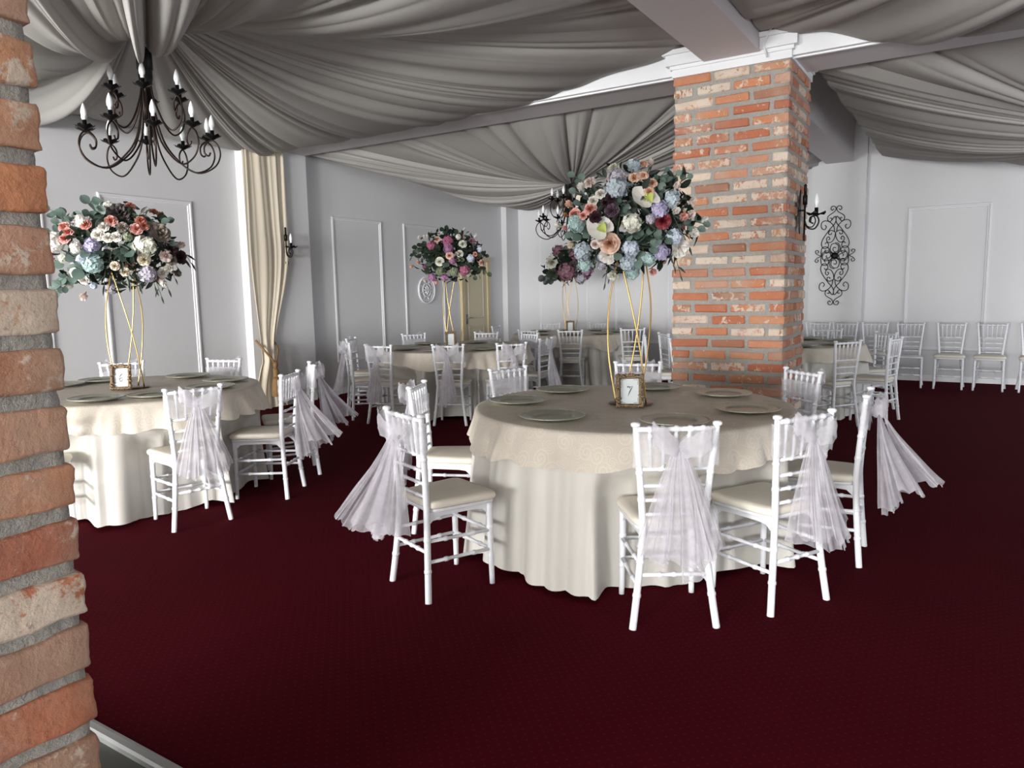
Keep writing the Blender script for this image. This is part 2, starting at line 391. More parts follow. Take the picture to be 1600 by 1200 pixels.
# ---------------------------------------------------------------- brick columns
def brick_mesh(seed, hi):
    rr = random.Random(seed); bm = bmesh.new(); bmesh.ops.create_cube(bm, size=1)
    for v in bm.verts: v.co = Vector((v.co.x*.30, v.co.y*.13, v.co.z*(.081 if hi else .073)))
    if hi:
        bmesh.ops.bevel(bm, geom=list(bm.edges), offset=.008, segments=2, affect='EDGES', profile=.6)
        bmesh.ops.subdivide_edges(bm, edges=[e for e in bm.edges if e.calc_length() > .03], cuts=5, use_grid_fill=True)
        for v in bm.verts:
            q = v.co*22 + Vector((seed*7.3, 0, 0)); q2 = v.co*70 + Vector((seed*3.1, 5, 0))
            v.co += noise.noise_vector(q)*.0065 + noise.noise_vector(q2)*.0028
    else:
        bmesh.ops.bevel(bm, geom=list(bm.edges), offset=.009, segments=1, affect='EDGES')
        for v in bm.verts: v.co += Vector((rr.uniform(-1, 1)*.006, rr.uniform(-1, 1)*.003, rr.uniform(-1, 1)*.0045))
    me = bpy.data.meshes.new('brick'); bm.to_mesh(me); bm.free(); me.materials.append(M_brick2 if hi else M_brick)
    if hi: me.polygons.foreach_set('use_smooth', [True]*len(me.polygons))
    return me
BR_LO = [brick_mesh(i, False) for i in range(10)]; BR_HI = [brick_mesh(i, True) for i in range(8)]
def core_mesh(x0, x1, y0, y1, z0, z1, ins, step):
    mb = MB(); X0, X1, Y0, Y1 = x0+ins, x1-ins, y0+ins, y1-ins
    per = []
    for (ax, ay), (bx, by) in (((X0, Y0), (X1, Y0)), ((X1, Y0), (X1, Y1)), ((X1, Y1), (X0, Y1)), ((X0, Y1), (X0, Y0))):
        n = max(2, int(math.hypot(bx-ax, by-ay)/step))
        per += [(ax+(bx-ax)*k/n, ay+(by-ay)*k/n) for k in range(n)]
    nz = int((z1-z0)/step)
    def fn(i, j):
        x, y = per[i]; z = z0+(z1-z0)*j/nz
        q = noise.noise_vector(Vector((x, y, z))*26)*.004
        return (x+q.x, y+q.y, z)
    mb.grid(len(per), nz+1, fn, closed=True); return mb
def column(x0, x1, y0, y1, z0, z1, faces, hi, course, phase, ins, seed, step):
    rr = random.Random(seed)
    root = struct(obj('brick_column', core_mesh(x0, x1, y0, y1, z0, z1, ins, step), M_mortar))
    BR = BR_HI if hi else BR_LO
    n = int((z1-z0)/course)+2
    def lay(face, a, L, z, depth_off=0):
        me = rr.choice(BR); b = put('brick', me, root)
        dpt = .13; e = rr.uniform(.006, .013) if hi else rr.uniform(-.004, .006)
        if face == 'front': b.location = (a+L/2, y0+dpt/2-e, z); r = 0
        elif face == 'back': b.location = (a+L/2, y1-dpt/2+e, z); r = PI
        elif face == 'right': b.location = (x1-dpt/2+e, a+L/2, z); r = PI/2
        else: b.location = (x0+dpt/2-e, a+L/2, z); r = -PI/2
        b.rotation_euler = (rr.uniform(-.012, .012), rr.uniform(-.02, .02), r + rr.uniform(-.015, .015))
        b.scale = (L/.30, 1, rr.uniform(.93, 1.06))
    for k in range(n):
        z = z0 + phase + course*(k+.5)
        if z + .036 > z1: break
        A = k % 2
        for face in faces:
            lo, hi_ = (x0, x1) if face in ('front', 'back') else (y0, y1)
            if face in ('left', 'right'):                   # the corner bricks belong to the front (and back) faces
                lo = y0+.135 if 'front' in faces else y0
                hi_ = y1-.135 if 'back' in faces else y1
            g = .036; a = lo
            first = [.125, .3][A] if face in ('front', 'back') else [.13, .24][1-A]
            L = first
            rev = face in ('front', 'back') or (hi and face == 'right')
            if hi and face == 'right': hi_ = y1+.006; L = [.3, .26][A]
            if hi and face == 'back': hi_ = x1-.14
            span = hi_-lo; u = 0
            while u < span-.05:
                if u + L > span-.08: L = min(span-u, .34)
                lay(face, (hi_-u-L) if rev else lo+u, L, z)
                u += L + g + rr.uniform(-.006, .006)
                L = .3 + rr.uniform(-.015, .01)
                if face in ('left', 'right') and not hi and rr.random() < .5: L = .13
    return root
column(-2.43, -1.42, 6.65, 7.53, 0, 3.38, ('front', 'right', 'left'), False, .107, -.035, .010, 3, .05)
column(-2.43, -1.42, -.15, .683, -.012, 2.9, ('back', 'right'), True, .107, .03, .004, 11, .016)
mb = MB()
def ringbox(mb, x0, x1, y0, y1, z0, z1, t_): mb.box((x0-t_, y0-t_, z0), (x1+t_, y1+t_, z1))
ringbox(mb, -2.43, -1.42, 6.65, 7.53, 3.375, 3.44, .012); ringbox(mb, -2.43, -1.42, 6.65, 7.53, 3.44, 3.47, .03); ringbox(mb, -2.43, -1.42, 6.65, 7.53, 3.47, 3.56, .06); ringbox(mb, -2.43, -1.42, 6.65, 7.53, 3.56, 3.6, .085)
struct(obj('column_capital', mb, M_white, smooth=False))
tag(obj('cable', MB().tube([(-1.6, 6.60, 3.40), (-1.625, 6.585, 3.5), (-1.57, 6.56, 3.6), (-1.5, 6.6, 3.66)], .008, 6), M_white), 'white cable running over the capital of the brick column beside the beam', 'cable')

# ---------------------------------------------------------------- ceiling drapes, gathered at the chandelier of each bay
def drape(x0, x1, y0, y1, hub, zs, sags, nf, seed, label, amp=.1):
    # zs: for each side (near, right, far, left) the height of the fixing line along it; sags: (depth, bias of the lowest point towards the hub)
    rr = random.Random(seed); mb = MB()
    W, H = x1-x0, y1-y0; per = 2*(W+H)
    phase = [rr.uniform(0, 6.28) for _ in range(9)]
    NS, NR = 1400, 36
    lob = [rr.uniform(-.6, 1) for _ in range(nf*2)]
    def edge(s):
        d_ = s*per
        if d_ < W: return x0+d_, y0, 0, d_/W
        d_ -= W
        if d_ < H: return x1, y0+d_, 1, d_/H
        d_ -= H
        if d_ < W: return x1-d_, y1, 2, d_/W
        d_ -= W
        return x0, y1-d_, 3, d_/H
    def prof(pr, t_):
        for (a, za), (b, zb) in zip(pr, pr[1:]):
            if t_ <= b: u = (t_-a)/(b-a); u = u*u*(3-2*u); return za+(zb-za)*u
        return pr[-1][1]
    def fn(i, j):
        s = (i % NS)/NS; r = j/(NR-1)               # r = 0 at the beam, 1 at the hub
        ex, ey, side, tt = edge(s)
        w_ = sin(PI*tt); zp = prof(zs[side], tt)
        sag = prof([(a, b) for a, b, c in sags[side]], tt); bias = prof([(a, c) for a, b, c in sags[side]], tt)
        ph = s*nf + .5*sin(s*2*PI*3+phase[0]) + .3*sin(s*2*PI*7+phase[1]) + .3*sin(s*2*PI*17+phase[5])
        k = int(math.floor(ph)) % len(lob); x = ph - math.floor(ph)
        lobe = sin(PI*x)**.6; sub = abs(sin(PI*(ph*2.3+.6*sin(s*2*PI*11+phase[2]))))
        env = sin(PI*min(1, .13+r*.88))**.5
        sg = sag*sin(PI*r**bias)**.85 * (1+.22*lob[k]*lobe)
        hx, hy, hz = hub; a = math.atan2(ey-hy, ex-hx)
        px = ex+(hx+.06*cos(a)-ex)*r; py = ey+(hy+.06*sin(a)-ey)*r
        z = zp+(hz-zp)*r - sg - env*amp*(lobe*(.55+.45*lob[k])*(1.15-.5*r) + .27*sub) + .015*sub*(1-r)
        return (px, py, z)
    mb.grid(NS, NR, fn, closed=True)
    return tag(obj('ceiling_drape', mb, M_drape), label, 'drape', 'gathered drapes under the ceiling')
HUB_A, HUB_B = (-5.3, 3.35, 3.66), (-5.15, 9.85, 3.06)
drape(-8.06, -2.16, .64, 6.66, HUB_A, ([(0, 3.45), (1, 3.6)], [(0, 3.62), (1, 3.66)], [(0, 3.66), (.1, 3.58), (.33, 3.40), (.6, 3.36), (1, 3.35)], [(0, 3.36), (.1, 3.34), (.4, 3.42), (.46, 3.26), (.53, 3.42), (1, 3.45)]),
      ([(0, .3, 1.3), (.5, .55, 2.2), (1, .56, 2.3)], [(0, .56, 2.3), (.3, .46, 1.9), (.55, .25, 1.3), (1, .13, 1)], [(0, .13, 1), (.5, .2, 1), (1, .14, 1)], [(0, .14, 1), (.5, .2, 1.2), (1, .3, 1.3)]),
      32, 1, 'greige ceiling drape gathered above the large near chandelier')
drape(-8.06, -2.16, 7.32, 12.86, HUB_B, ([(0, 3.5), (1, 3.52)], [(0, 3.52), (1, 3.5)], [(0, 3.45), (1, 3.4)], [(0, 3.4), (1, 3.5)]),
      ([(0, .05, 1.2), (.5, .1, 1.2), (1, .05, 1.2)], [(0, .05, 1.2), (.5, .14, 1.2), (1, .12, 1)], [(0, .12, 1), (.5, .26, 1), (1, .2, 1)], [(0, .2, 1), (.5, .26, 1), (1, .08, 1)]),
      44, 2, 'greige ceiling drape behind the beam, gathered above the far chandelier')
drape(-1.65, 4.4, .64, 6.66, (1.4, 3.7, 3.45), ([(0, 3.6), (1, 3.6)], [(0, 3.6), (1, 3.6)], [(0, 3.3), (.78, 3.33), (.85, 3.42), (.94, 3.6), (1, 3.64)], [(0, 3.64), (1, 3.62)]),
      ([(0, .2, 1), (1, .2, 1)], [(0, .2, 1), (1, .2, 1)], [(0, .2, 1), (.6, .16, 1), (1, .1, 1)], [(0, .1, 1), (1, .2, 1)]),
      34, 3, 'greige ceiling drape at the top right, in front of the beam')
drape(-1.36, 4.4, 7.32, 12.86, (1.5, 10.0, 2.98), ([(0, 3.5), (1, 3.5)], [(0, 3.5), (1, 3.5)], [(0, 3.42), (.8, 3.36), (1, 3.52)], [(0, 3.52), (1, 3.5)]),
      ([(0, .05, 1), (.5, .12, 1), (1, .1, 1)], [(0, .1, 1), (1, .1, 1)], [(0, .2, 1), (.5, .3, 1), (1, .1, 1)], [(0, .1, 1), (.5, .16, 1), (1, .05, 1)]),
      36, 4, 'greige ceiling drape right of the brick column, behind the beam')

# ---------------------------------------------------------------- chiavari chairs (local +Y is the way the sitter faces)
def rung(p0, p1, r=.0095, knobs=(.28, .72)):
    p0, p1 = Vector(p0), Vector(p1); L = (p1-p0).length; ts = [0]; rs = [r]
    for k in knobs:
        for dt, q in ((-.012, r), (-.006, r*1.38), (.006, r*1.38), (.012, r)): ts.append(k+dt/L); rs.append(q)
    ts.append(1); rs.append(r)
    return MB().tube([p0+(p1-p0)*t_ for t_ in ts], rs, 8)
def post(path, r0, rings):
    pts = []; rs = []
    dense = []
    for i in range(len(path)-1):
        a, b = Vector(path[i]), Vector(path[i+1])
        for k in range(6): dense.append(a+(b-a)*k/6)
    dense.append(Vector(path[-1]))
    zs = sorted(set([p_.z for p_ in dense] + [z+dz for z in rings for dz in (-.011, -.006, .006, .011)]))
    def at(z):
        for i in range(len(dense)-1):
            if dense[i].z <= z <= dense[i+1].z: u = (z-dense[i].z)/max(1e-6, dense[i+1].z-dense[i].z); return dense[i].lerp(dense[i+1], u)
        return dense[-1] if z > dense[-1].z else dense[0]
    for z in zs:
        pts.append(at(z)); q = r0(z)
        if any(abs(z-zz) < .007 for zz in rings): q *= 1.16
        rs.append(q)
    return MB().tube(pts, rs, 10)
def smooth_path(ctrl, n=5):
    out = []
    c_ = [Vector(p_) for p_ in ctrl]; c_ = [c_[0]*2-c_[1]] + c_ + [c_[-1]*2-c_[-2]]
    for i in range(1, len(c_)-2):
        for k in range(n):
            t_ = k/n; a, b, e, g = c_[i-1:i+3]
            out.append(.5*((2*b)+(-a+e)*t_+(2*a-5*b+4*e-g)*t_*t_+(-a+3*b-3*e+g)*t_**3))
    out.append(c_[-2]); return out
def back_x(z): return .135 + (.05*((.46-z)/.46)**1.3 if z < .46 else .039*((z-.46)/.45)**1.2)
def back_y(z): return -.165 - (.035*((.46-z)/.46)**1.3 if z < .46 else .035*((z-.46)/.45)**1.3)
def make_chair(cushion=True):
    t_ = thing('chiavari_chair', 'white chiavari chair', 'chair')
    for s in (-1, 1):
        pth = [(s*back_x(z), back_y(z), z) for z in (0, .1, .2, .3, .4, .46, .55, .65, .75, .85, .905)]
        mb = post(smooth_path(pth, 2), lambda z: .0165 if z < .5 else .0165-.003*(z-.5)/.4, (.15, .3, .58, .70, .8))
        x, y = back_x(.915), back_y(.915)
        mb.lathe([(.012, -.012), (.02, -.006), (.021, .004), (.013, .01), (.0, .011)], 12, (s*x, y, .915))
        obj('rear_leg', mb, M_chair, t_)
        obj('front_leg', post([(s*.172, .185, 0), (s*.168, .182, .2), (s*.166, .18, .43)], lambda z: .0135+.0045*z/.43, (.15, .3)), M_chair, t_)
        for z, k in ((.185, 0), (.285, 1)):
            obj('stretcher', rung((s*.169, .182, z), (s*back_x(z), back_y(z), z+.008), .0095), M_chair, t_)
        mb = MB()                                              # side apron with curved ends
        def ap(i, j, s=s):
            u = i/8; y = .18+(-.165-.18)*u; x = s*(.166+(.135-.166)*u)
            lo = .43-.022-.045*max(abs(u-.5)*2-.72, 0)/.28
            q = [(-.006, lo), (.006, lo), (.006, .432), (-.006, .432), (-.006, lo)][j]
            return (x+q[0], y, q[1])
        obj('seat_apron', mb.grid(9, 5, ap), M_chair, t_, smooth=False)
    for z in (.185, .285): obj('stretcher', rung((-.168, .182, z), (.168, .182, z), .0095), M_chair, t_)
    obj('stretcher', rung((-back_x(.24), back_y(.24), .24), (back_x(.24), back_y(.24), .24), .0095, (.3, .5, .7)), M_chair, t_)
    mb = MB()
    def seat_out(hw_f, hw_b, yf, yb, n=36):
        out = []
        for k in range(n):
            a = 2*PI*k/n; cx = abs(cos(a))**.24*(1 if cos(a) > 0 else -1); cy = abs(sin(a))**.24*(1 if sin(a) > 0 else -1)
            v_ = (cy+1)/2; out.append((cx*(hw_b+(hw_f-hw_b)*v_), yb+(yf-yb)*v_))
        return out
    def slab(rings, n=36):
        mb = MB()
        vs = []
        for (g, z) in rings:
            for (x, y) in seat_out(.195+g, .16+g, .215+g, -.155-g*.6, n): vs.append((x, y, z))
        fs = [(i*n+k, i*n+(k+1) % n, (i+1)*n+(k+1) % n, (i+1)*n+k) for i in range(len(rings)-1) for k in range(n)]
        fs += [tuple(range(n-1, -1, -1)), tuple(range((len(rings)-1)*n, len(rings)*n))]
        mb.add(vs, fs); return mb
    obj('seat', slab([(-.012, .428), (-.004, .43), (-.003, .444), (-.01, .447)]), M_chair, t_)
    if cushion:
        obj('seat_cushion', slab([(-.006, .447), (.004, .452), (.008, .462), (.007, .474), (0, .484), (-.03, .4885), (-.09, .491), (-.15, .492)]), M_cushion, t_)
    for z in (.905,):
        obj('top_rail', rung((-back_x(z), back_y(z), z-.012), (back_x(z), back_y(z), z-.012), .0115, (.17, .33, .5, .67, .83)), M_chair, t_)
    for z in (.715, .64, .575, .51):
        obj('back_rail', rung((-back_x(z), back_y(z), z), (back_x(z), back_y(z), z), .0085, (.3, .7)), M_chair, t_)
    for k in range(5):
        u = (k+1)/6*2-1
        obj('spindle', rung((u*back_x(.715), back_y(.715), .715), (u*back_x(.893), back_y(.893), .893), .0075, (.82,)), M_chair, t_)
    return t_
# tulle sashes, in the chair's own frame
def make_sash(kind, seed):
    rr = random.Random(seed); t_ = thing('chair_sash', 'white tulle sash', 'sash')
    mb = MB(); n = 56
    def band(i, j):
        a = 2*PI*i/n; cx = abs(cos(a))**.3*(1 if cos(a) > 0 else -1); cy = abs(sin(a))**.6*(1 if sin(a) > 0 else -1)
        pin = 1-.55*math.exp(-(cx/.25)**2) if sin(a) < 0 else 1
        z = (.782 if kind == 'slim' else .806) + (j/6-.5)*(.115 if kind == 'slim' else .15)*pin + .006*sin(5*a+j)
        return (cx*(back_x(.81)+.022), back_y(.81)+.0+cy*(.026+.004*sin(j*2.4+3*a)), z)
    obj('band', mb.grid(n, 7, band, closed=True), M_tulle2, t_)
    y0 = back_y(.82)-.045
    mb = MB(); mb.lathe([(0, -.032), (.014, -.028), (.024, -.01), (.025, .008), (.016, .026), (0, .03)], 12, (0, y0, .815), lambda a: 1+.12*sin(3*a+seed))
    obj('knot', mb, M_tulle2, t_)
    for s in (-1, 1):
        L = rr.uniform(.115, .14); up = rr.uniform(.03, .08); mb = MB()
        def loop(i, j, s=s, L=L, up=up):
            u = i/20; a = 2*PI*u; e = sin(PI*u)
            wv = (j/6-.5)*2
            return (s*(L*.5*(1-cos(a)))+s*.004*sin(j*2.1), y0-.012-.034*sin(a)*(1-.2*abs(wv))-.02*e, .818+up*e*e + wv*(.016+.054*e**.8)*(1-.35*(1-cos(a))/2*e)+.009*sin(6*a+j*1.7)*e)
        obj('bow_loop', mb.grid(21, 7, loop), M_tulle2 if s > 0 else M_tulle, t_)
    spec = {'hang': [(-70, 80, .2, .44, .10), (-62, 25, .19, .46, .12), (0, 75, .17, .47, .12)],
            'flare': [(-80, 75, .18, .48, .13), (-60, 70, .17, .44, .22), (-70, 30, .17, .52, .09), (-30, 60, .14, .38, .29)],
            'slim': [(-60, 55, .12, .5, .08), (-45, 50, .13, .55, .10), (-30, 65, .12, .52, .13)]}[kind]
    for q, (a0, a1, wx, L, wy) in enumerate(spec):
        ph = [rr.uniform(0, 6.28) for _ in range(4)]; nu = 60; mb = MB()
        kx = rr.randint(4, 6); tl = rr.uniform(-.06, .06)
        def tail(i, j):
            u = i/nu; v_ = j/13
            th = math.radians(a0+(a1-a0)*u)+.1*sin(u*9+ph[0])
            ro = .09+.91*v_**.8
            pl = (.003+.016*v_)*sin(u*kx*2*PI+ph[1]+.9*sin(v_*2.4+ph[2])+2.2*noise.noise(Vector((u*3.1, v_*1.3, seed*3+q)))) + .02*v_*noise.noise(Vector((u*7, v_*2.2, seed*5+q*3)))
            x = ro*wx*sin(th)+pl*cos(th)*.6; y = y0-.012-q*.007-ro*wy*cos(th)*v_**.5-abs(pl)*.7*cos(th)
            z = .812-v_*(L+tl*(u-.5)*2+.012*sin(u*13+ph[2])+.008*sin(u*37+ph[1]))*(1-.06*abs(sin(th))*v_)
            return (x, y, z)
        obj('tail', mb.grid(nu+1, 14, tail), M_tulle, t_)
        hem = [tail(i, 13) for i in range(nu+1)]
        obj('tail_hem', MB().tube(hem, .0012, 4), M_tulle2, t_); obj('tail_hem', MB().tube([tail(0, j) for j in range(14)], .0012, 4), M_tulle2, t_); obj('tail_hem', MB().tube([tail(nu, j) for j in range(14)], .0012, 4), M_tulle2, t_)
    return t_
PROTO = {}
def place_chair(label, mid, ang, sash=None, cushion=True, group=None, sash_label=None, sgroup=None):
    a = math.radians(ang); loc = (mid[0]+.2*cos(a), mid[1]+.2*sin(a), 0); rz = a-PI/2
    key = ('chair', cushion)
    if key not in PROTO:
        o = PROTO[key] = make_chair(cushion); o.location = loc; o.rotation_euler = (0, 0, rz); o['label'] = label
        if group: o['group'] = group
    else: copy_tree(PROTO[key], loc, rz, label, group)
    if sash:
        kind, sd = sash; key = (kind, sd)
        if key not in PROTO:
            s = PROTO[key] = make_sash(kind, sd); s.location = loc; s.rotation_euler = (0, 0, rz); s['label'] = sash_label
            s['group'] = sgroup or 'tulle sashes on the chairs'
        else: copy_tree(PROTO[key], loc, rz, sash_label, sgroup or 'tulle sashes on the chairs')
G7, G6, GM, GF, GR, GW = 'chairs around the table numbered 7', 'chairs around the table numbered 6', 'chairs around the middle table', 'chairs around the far table', 'chairs around the table behind the brick column', 'chairs lined up along the back wall'
CH = [
 ('white chiavari chair with its back to us, in front of the number 7 table', (-1.055, 2.955), 123, ('hang', 1), G7),
 ('white chiavari chair turned three-quarters, right of the front chair at the number 7 table', (-.63, 3.445), 150, ('hang', 2), G7),
 ('white chiavari chair at the left front of the number 7 table, ivory cushion facing us', (-2.335, 2.68), 69, ('flare', 3), G7),
 ('white chiavari chair at the far right of the number 7 table, seen from the side', (-.47, 4.30), 183, ('flare', 4), G7),
 ('white chiavari chair just behind the left front chair of the number 7 table', (-2.97, 3.55), 24, ('slim', 5), G7),
 ('white chiavari chair behind the left edge of the number 7 table', (-2.97, 4.62), -17, ('slim', 6), G7),
 ('white chiavari chair straight behind the number 7 frame and gold stand', (-2.24, 5.38), -69, ('slim', 5), G7),
 ('white chiavari chair between the number 7 table and the foot of the brick column', (-.99, 5.27), -130, ('slim', 6), G7),
 ('white chiavari chair with a bow at the front of the number 6 table', (-4.22, 2.83), 166, ('hang', 1), G6),
 ('white chiavari chair seen from the side at the right of the number 6 table', (-4.31, 3.69), 209, ('flare', 4), G6),
 ('white chiavari chair half hidden behind the side-on chair, by the curtain tassel', (-4.72, 4.28), 234, ('flare', 3), G6),
 ('white chiavari chair behind the number 6 frame, below the wall panels', (-6.6, 3.72), -30, ('slim', 5), G6),
 ('white chiavari chair behind the number 6 table, beside the curtain', (-5.93, 4.31), -72, ('slim', 6), G6),
 ('white chiavari chair mostly hidden by the brick pier at the left edge', (-4.77, 2.05), 146, None, G6),
 ('white chiavari chair at the left front of the middle table, sash towards us', (-6.37, 6.34), 55, ('slim', 5), GM),
 ('white chiavari chair leftmost at the middle table, by the grey wall', (-6.98, 7.03), 25, ('hang', 2), GM),
 ('white chiavari chair second from the left at the middle table, with a slim hanging sash', (-5.71, 6.17), 97, ('slim', 6), GM),
 ('white chiavari chair centred in front of the middle table, its back to us', (-4.95, 6.47), 116, ('slim', 5), GM),
 ('white chiavari chair right of the centred one at the middle table', (-4.39, 6.91), 143, ('slim', 6), GM),
 ('white chiavari chair side-on at the right end of the middle table, with a mauve-grey sash', (-4.42, 7.74), 185, ('slim', 5), GM),
 ('white chiavari chair rightmost of the three behind the middle table', (-5.2, 8.65), -110, ('slim', 6), GM),
 ('white chiavari chair behind the middle table, right of its flower stand', (-5.97, 8.72), -76, ('slim', 5), GM),
 ('white chiavari chair leftmost of the three behind the middle table', (-6.82, 8.12), -27, ('slim', 6), GM),
 ('white chiavari chair with bare back to us at the front of the far table', (-5.0, 9.47), 114, None, GF),
 ('white chiavari chair at the left front of the far table, seen over the middle table', (-5.62, 9.3), 84, None, GF),
 ('white chiavari chair right of the far table, behind the gold rods of the near stand', (-4.3, 10.12), 118, None, GF),
 ('white chiavari chair behind the far table, left of its flower stand', (-6.5, 11.55), -74, None, GF),
 ('white chiavari chair behind the far table, right of its flower stand', (-5.66, 11.8), -87, None, GF),
 ('white chiavari chair beside the cream door', (-6.85, 10.3), 12, None, GF),
 ('white chiavari chair right of the brick column, back to us', (-1.11, 8.24), 145, None, GR),
 ('white chiavari chair right of the brick column, seen edge-on', (-.72, 8.85), 166, None, GR),
 ('white chiavari chair on the far side of the table behind the brick column', (-1.68, 10.52), -80, None, GR),
 ('white chiavari chair at the far right of the table behind the column', (-.92, 9.9), -135, None, GR),
 ('white chiavari chair left of the brick column, seen from its left side', (-3.42, 8.42), 24, None, GR),
 ('white chiavari chair left of the brick column, slatted back angled towards us', (-3.42, 9.06), 42, None, GR),
 ('white chiavari chair further back on the left of the brick column', (-3.32, 9.75), -14, None, GR),
 ('white chiavari chair tight against the left edge of the brick column', (-2.82, 8.0), 62, None, GR),
]
for lb, mid, an, sh, g in CH:
    sl = None
    if sh: sl = ('tulle sash on the chair ' + {
        0: 'in front of the number 7 table', 1: 'right of the front one at the number 7 table', 2: 'at the left front of table 7, spread wide', 3: 'at the far right of table 7, tails flaring out',
        4: 'behind the left front one at table 7', 5: 'behind the left edge of table 7', 6: 'straight behind the number 7 frame', 7: 'between table 7 and the brick column',
        8: 'at the front of table 6', 9: 'side-on at the right of table 6', 10: 'by the curtain tassel at table 6', 11: 'behind the number 6 frame', 12: 'behind table 6 beside the curtain',
        14: 'at the left front of the middle table', 15: 'leftmost at the middle table', 16: 'second from the left at the middle table', 17: 'centred in front of the middle table', 18: 'right of the centred one, middle table',
        19: 'side-on at the right end of the middle table', 20: 'rightmost of the three behind the middle table', 21: 'behind the middle table, right of its stand', 22: 'leftmost of the three behind the middle table'}[CH.index((lb, mid, an, sh, g))])
    place_chair(lb, mid, an, sh, True, g, sl)
for k, (x, an, cu, lb) in enumerate([(-2.11, -88, True, 'white chiavari chair at the back wall, nearest the brick column'), (-1.715, -92, True, 'white chiavari chair at the back wall, second from the brick column, under the black ornament'),
        (-1.30, -90, True, 'white chiavari chair at the back wall, half hidden by the side-on chair'), (-.826, -87, False, 'white chiavari chair at the back wall without a cushion'),
        (-.304, -90, True, 'white chiavari chair at the back wall, right of the one without a cushion'), (.192, -93, True, 'white chiavari chair at the back wall, last but one on the right'), (.70, -90, True, 'white chiavari chair at the back wall cut by the right edge')]):
    place_chair(lb, (x, 12.33), an, None, cu, GW)

# ---------------------------------------------------------------- tables and cloths
RT, ZT = .92, .8
CHAIR_AT = [((m_[0]+.2*cos(math.radians(a_)), m_[1]+.2*sin(math.radians(a_))), math.radians(a_)) for _, m_, a_, _, _ in CH]
def make_cloth(seed, zt, hem, rad, nfold, flare, depth, hemvar, flaps=(), centre=(0, 0)):
    near = [((x-centre[0], y-centre[1]), a_) for (x, y), a_ in CHAIR_AT if math.hypot(x-centre[0], y-centre[1]) < 1.6]
    rr = random.Random(seed); mb = MB(); n = 300
    ph = [rr.uniform(0, 6.28) for _ in range(6)]
    rows = [(0, 0), (.3, 0), (.6, 0), (rad-.09, 0), (rad-.02, 0), (rad-.003, -.005), (rad+.003, -.016)]
    drop = zt-hem; K = 12
    def fold(a):
        u = nfold*(a/(2*PI)) + .8*sin(a*2+ph[0]) + .5*sin(a*5+ph[1]); x = u-math.floor(u)
        u2 = nfold*2.3*(a/(2*PI)) + .9*sin(a*3+ph[3])
        return sin(PI*x)**.9*(.78+.22*sin(a*3+ph[2])) + .22*abs(sin(PI*u2))
    rip = [rr.uniform(-1, 1) for _ in range(8)]
    def fn(i, j):
        a = 2*PI*i/n
        if j < len(rows):
            r, dz = rows[j]
            wr = .0025*noise.noise(Vector((r*cos(a)*3.2, r*sin(a)*6, seed)))*2 if r < rad-.03 else 0
            return (r*cos(a), r*sin(a), zt+dz+wr+.002)
        v_ = (j-len(rows)+1)/K
        f = fold(a); g = max([math.exp(-((a-fa+PI) % (2*PI)-PI)**2/.02) for fa in flaps] or [0])
        r = rad+.004+flare*v_**1.2 + depth*v_**.65*(f-.3) + g*.07*v_
        z = zt-.016-(drop-.016)*v_ + hemvar*v_*sin(a*4+ph[3])*.5 + hemvar*v_*.5*sin(a*9+ph[4]) - g*.06*v_ + (.5*hemvar*(1-f)*v_)
        x, y = r*cos(a), r*sin(a)
        for (ox, oy), ca in near:                            # the cloth gives way to the seats and legs pushed against it
            dd = (x-ox)*cos(ca)+(y-oy)*sin(ca); ll = abs((x-ox)*sin(ca)-(y-oy)*cos(ca))
            if dd < .28 and ll < .34 and dd > -.3:
                q = min(1, max(0, (.34-ll)/.12)); q = q*q*(3-2*q); h_ = min(1, max(0, (.66-z)/.14))
                push = max(0, .225+.035*f+.02*(1-v_)-dd)*q*h_; x += push*cos(ca); y += push*sin(ca)
        return (x, y, max(z, .006))
    mb.grid(n, len(rows)+K, fn, closed=True); return mb
def cloth_uv(o):                                             # arc length from the table centre, so the weave runs on over the rim
    me = o.data; uv = me.uv_layers.new(name='weave').data
    for lp in me.loops:
        c_ = me.vertices[lp.vertex_index].co; r = math.hypot(c_.x, c_.y); a = math.atan2(c_.y, c_.x); L = min(r, RT)+max(0, ZT-c_.z)
        uv[lp.index].uv = (L*cos(a), L*sin(a))
    return o
TABLES = [('number 7', (-1.72, 4.02), 21, [155, -158, -104, 55, 1, -48, 100, -10], (2.4,)), ('number 6', (-5.45, 3.13), 22, [-163, 168, 110, 60, 21, -48, -18, -110], (-.2,)),
          ('middle', (-5.55, 7.42), 23, [-150, -118, -70, -25, 20, 62, 105, 160], (-.4,)), ('far', (-5.6, 10.6), 24, [-150, -105, -60, -15, 30, 75, 120, 165], (-.5,)),
          ('column', (-2.0, 9.3), 25, [-60, -15, 30, 75], (2.0,))]
WHERE = {'number 7': 'numbered 7 in front', 'number 6': 'numbered 6 at the left', 'middle': 'in the middle of the room', 'far': 'far away by the back wall', 'column': 'behind the brick column'}
def make_plate():
    mb = MB().lathe([(0, .004), (.055, .004), (.1, .004), (.108, .006), (.114, .013), (.118, .0135), (.16, .019), (.172, .0205), (.172, .0165), (.12, .006), (.1, .0), (.0, .0)], 48)
    b = MB(); b.tube([(.172*cos(a), .172*sin(a), .0195) for a in [2*PI*k/144 for k in range(144)]], [.0042 if k % 3 else .0024 for k in range(144)], 6, closed=True)
    return mb.mesh('charger_plate', M_plate), b.mesh('beaded_rim', M_plate)
PL, PLR = make_plate()
tt = None
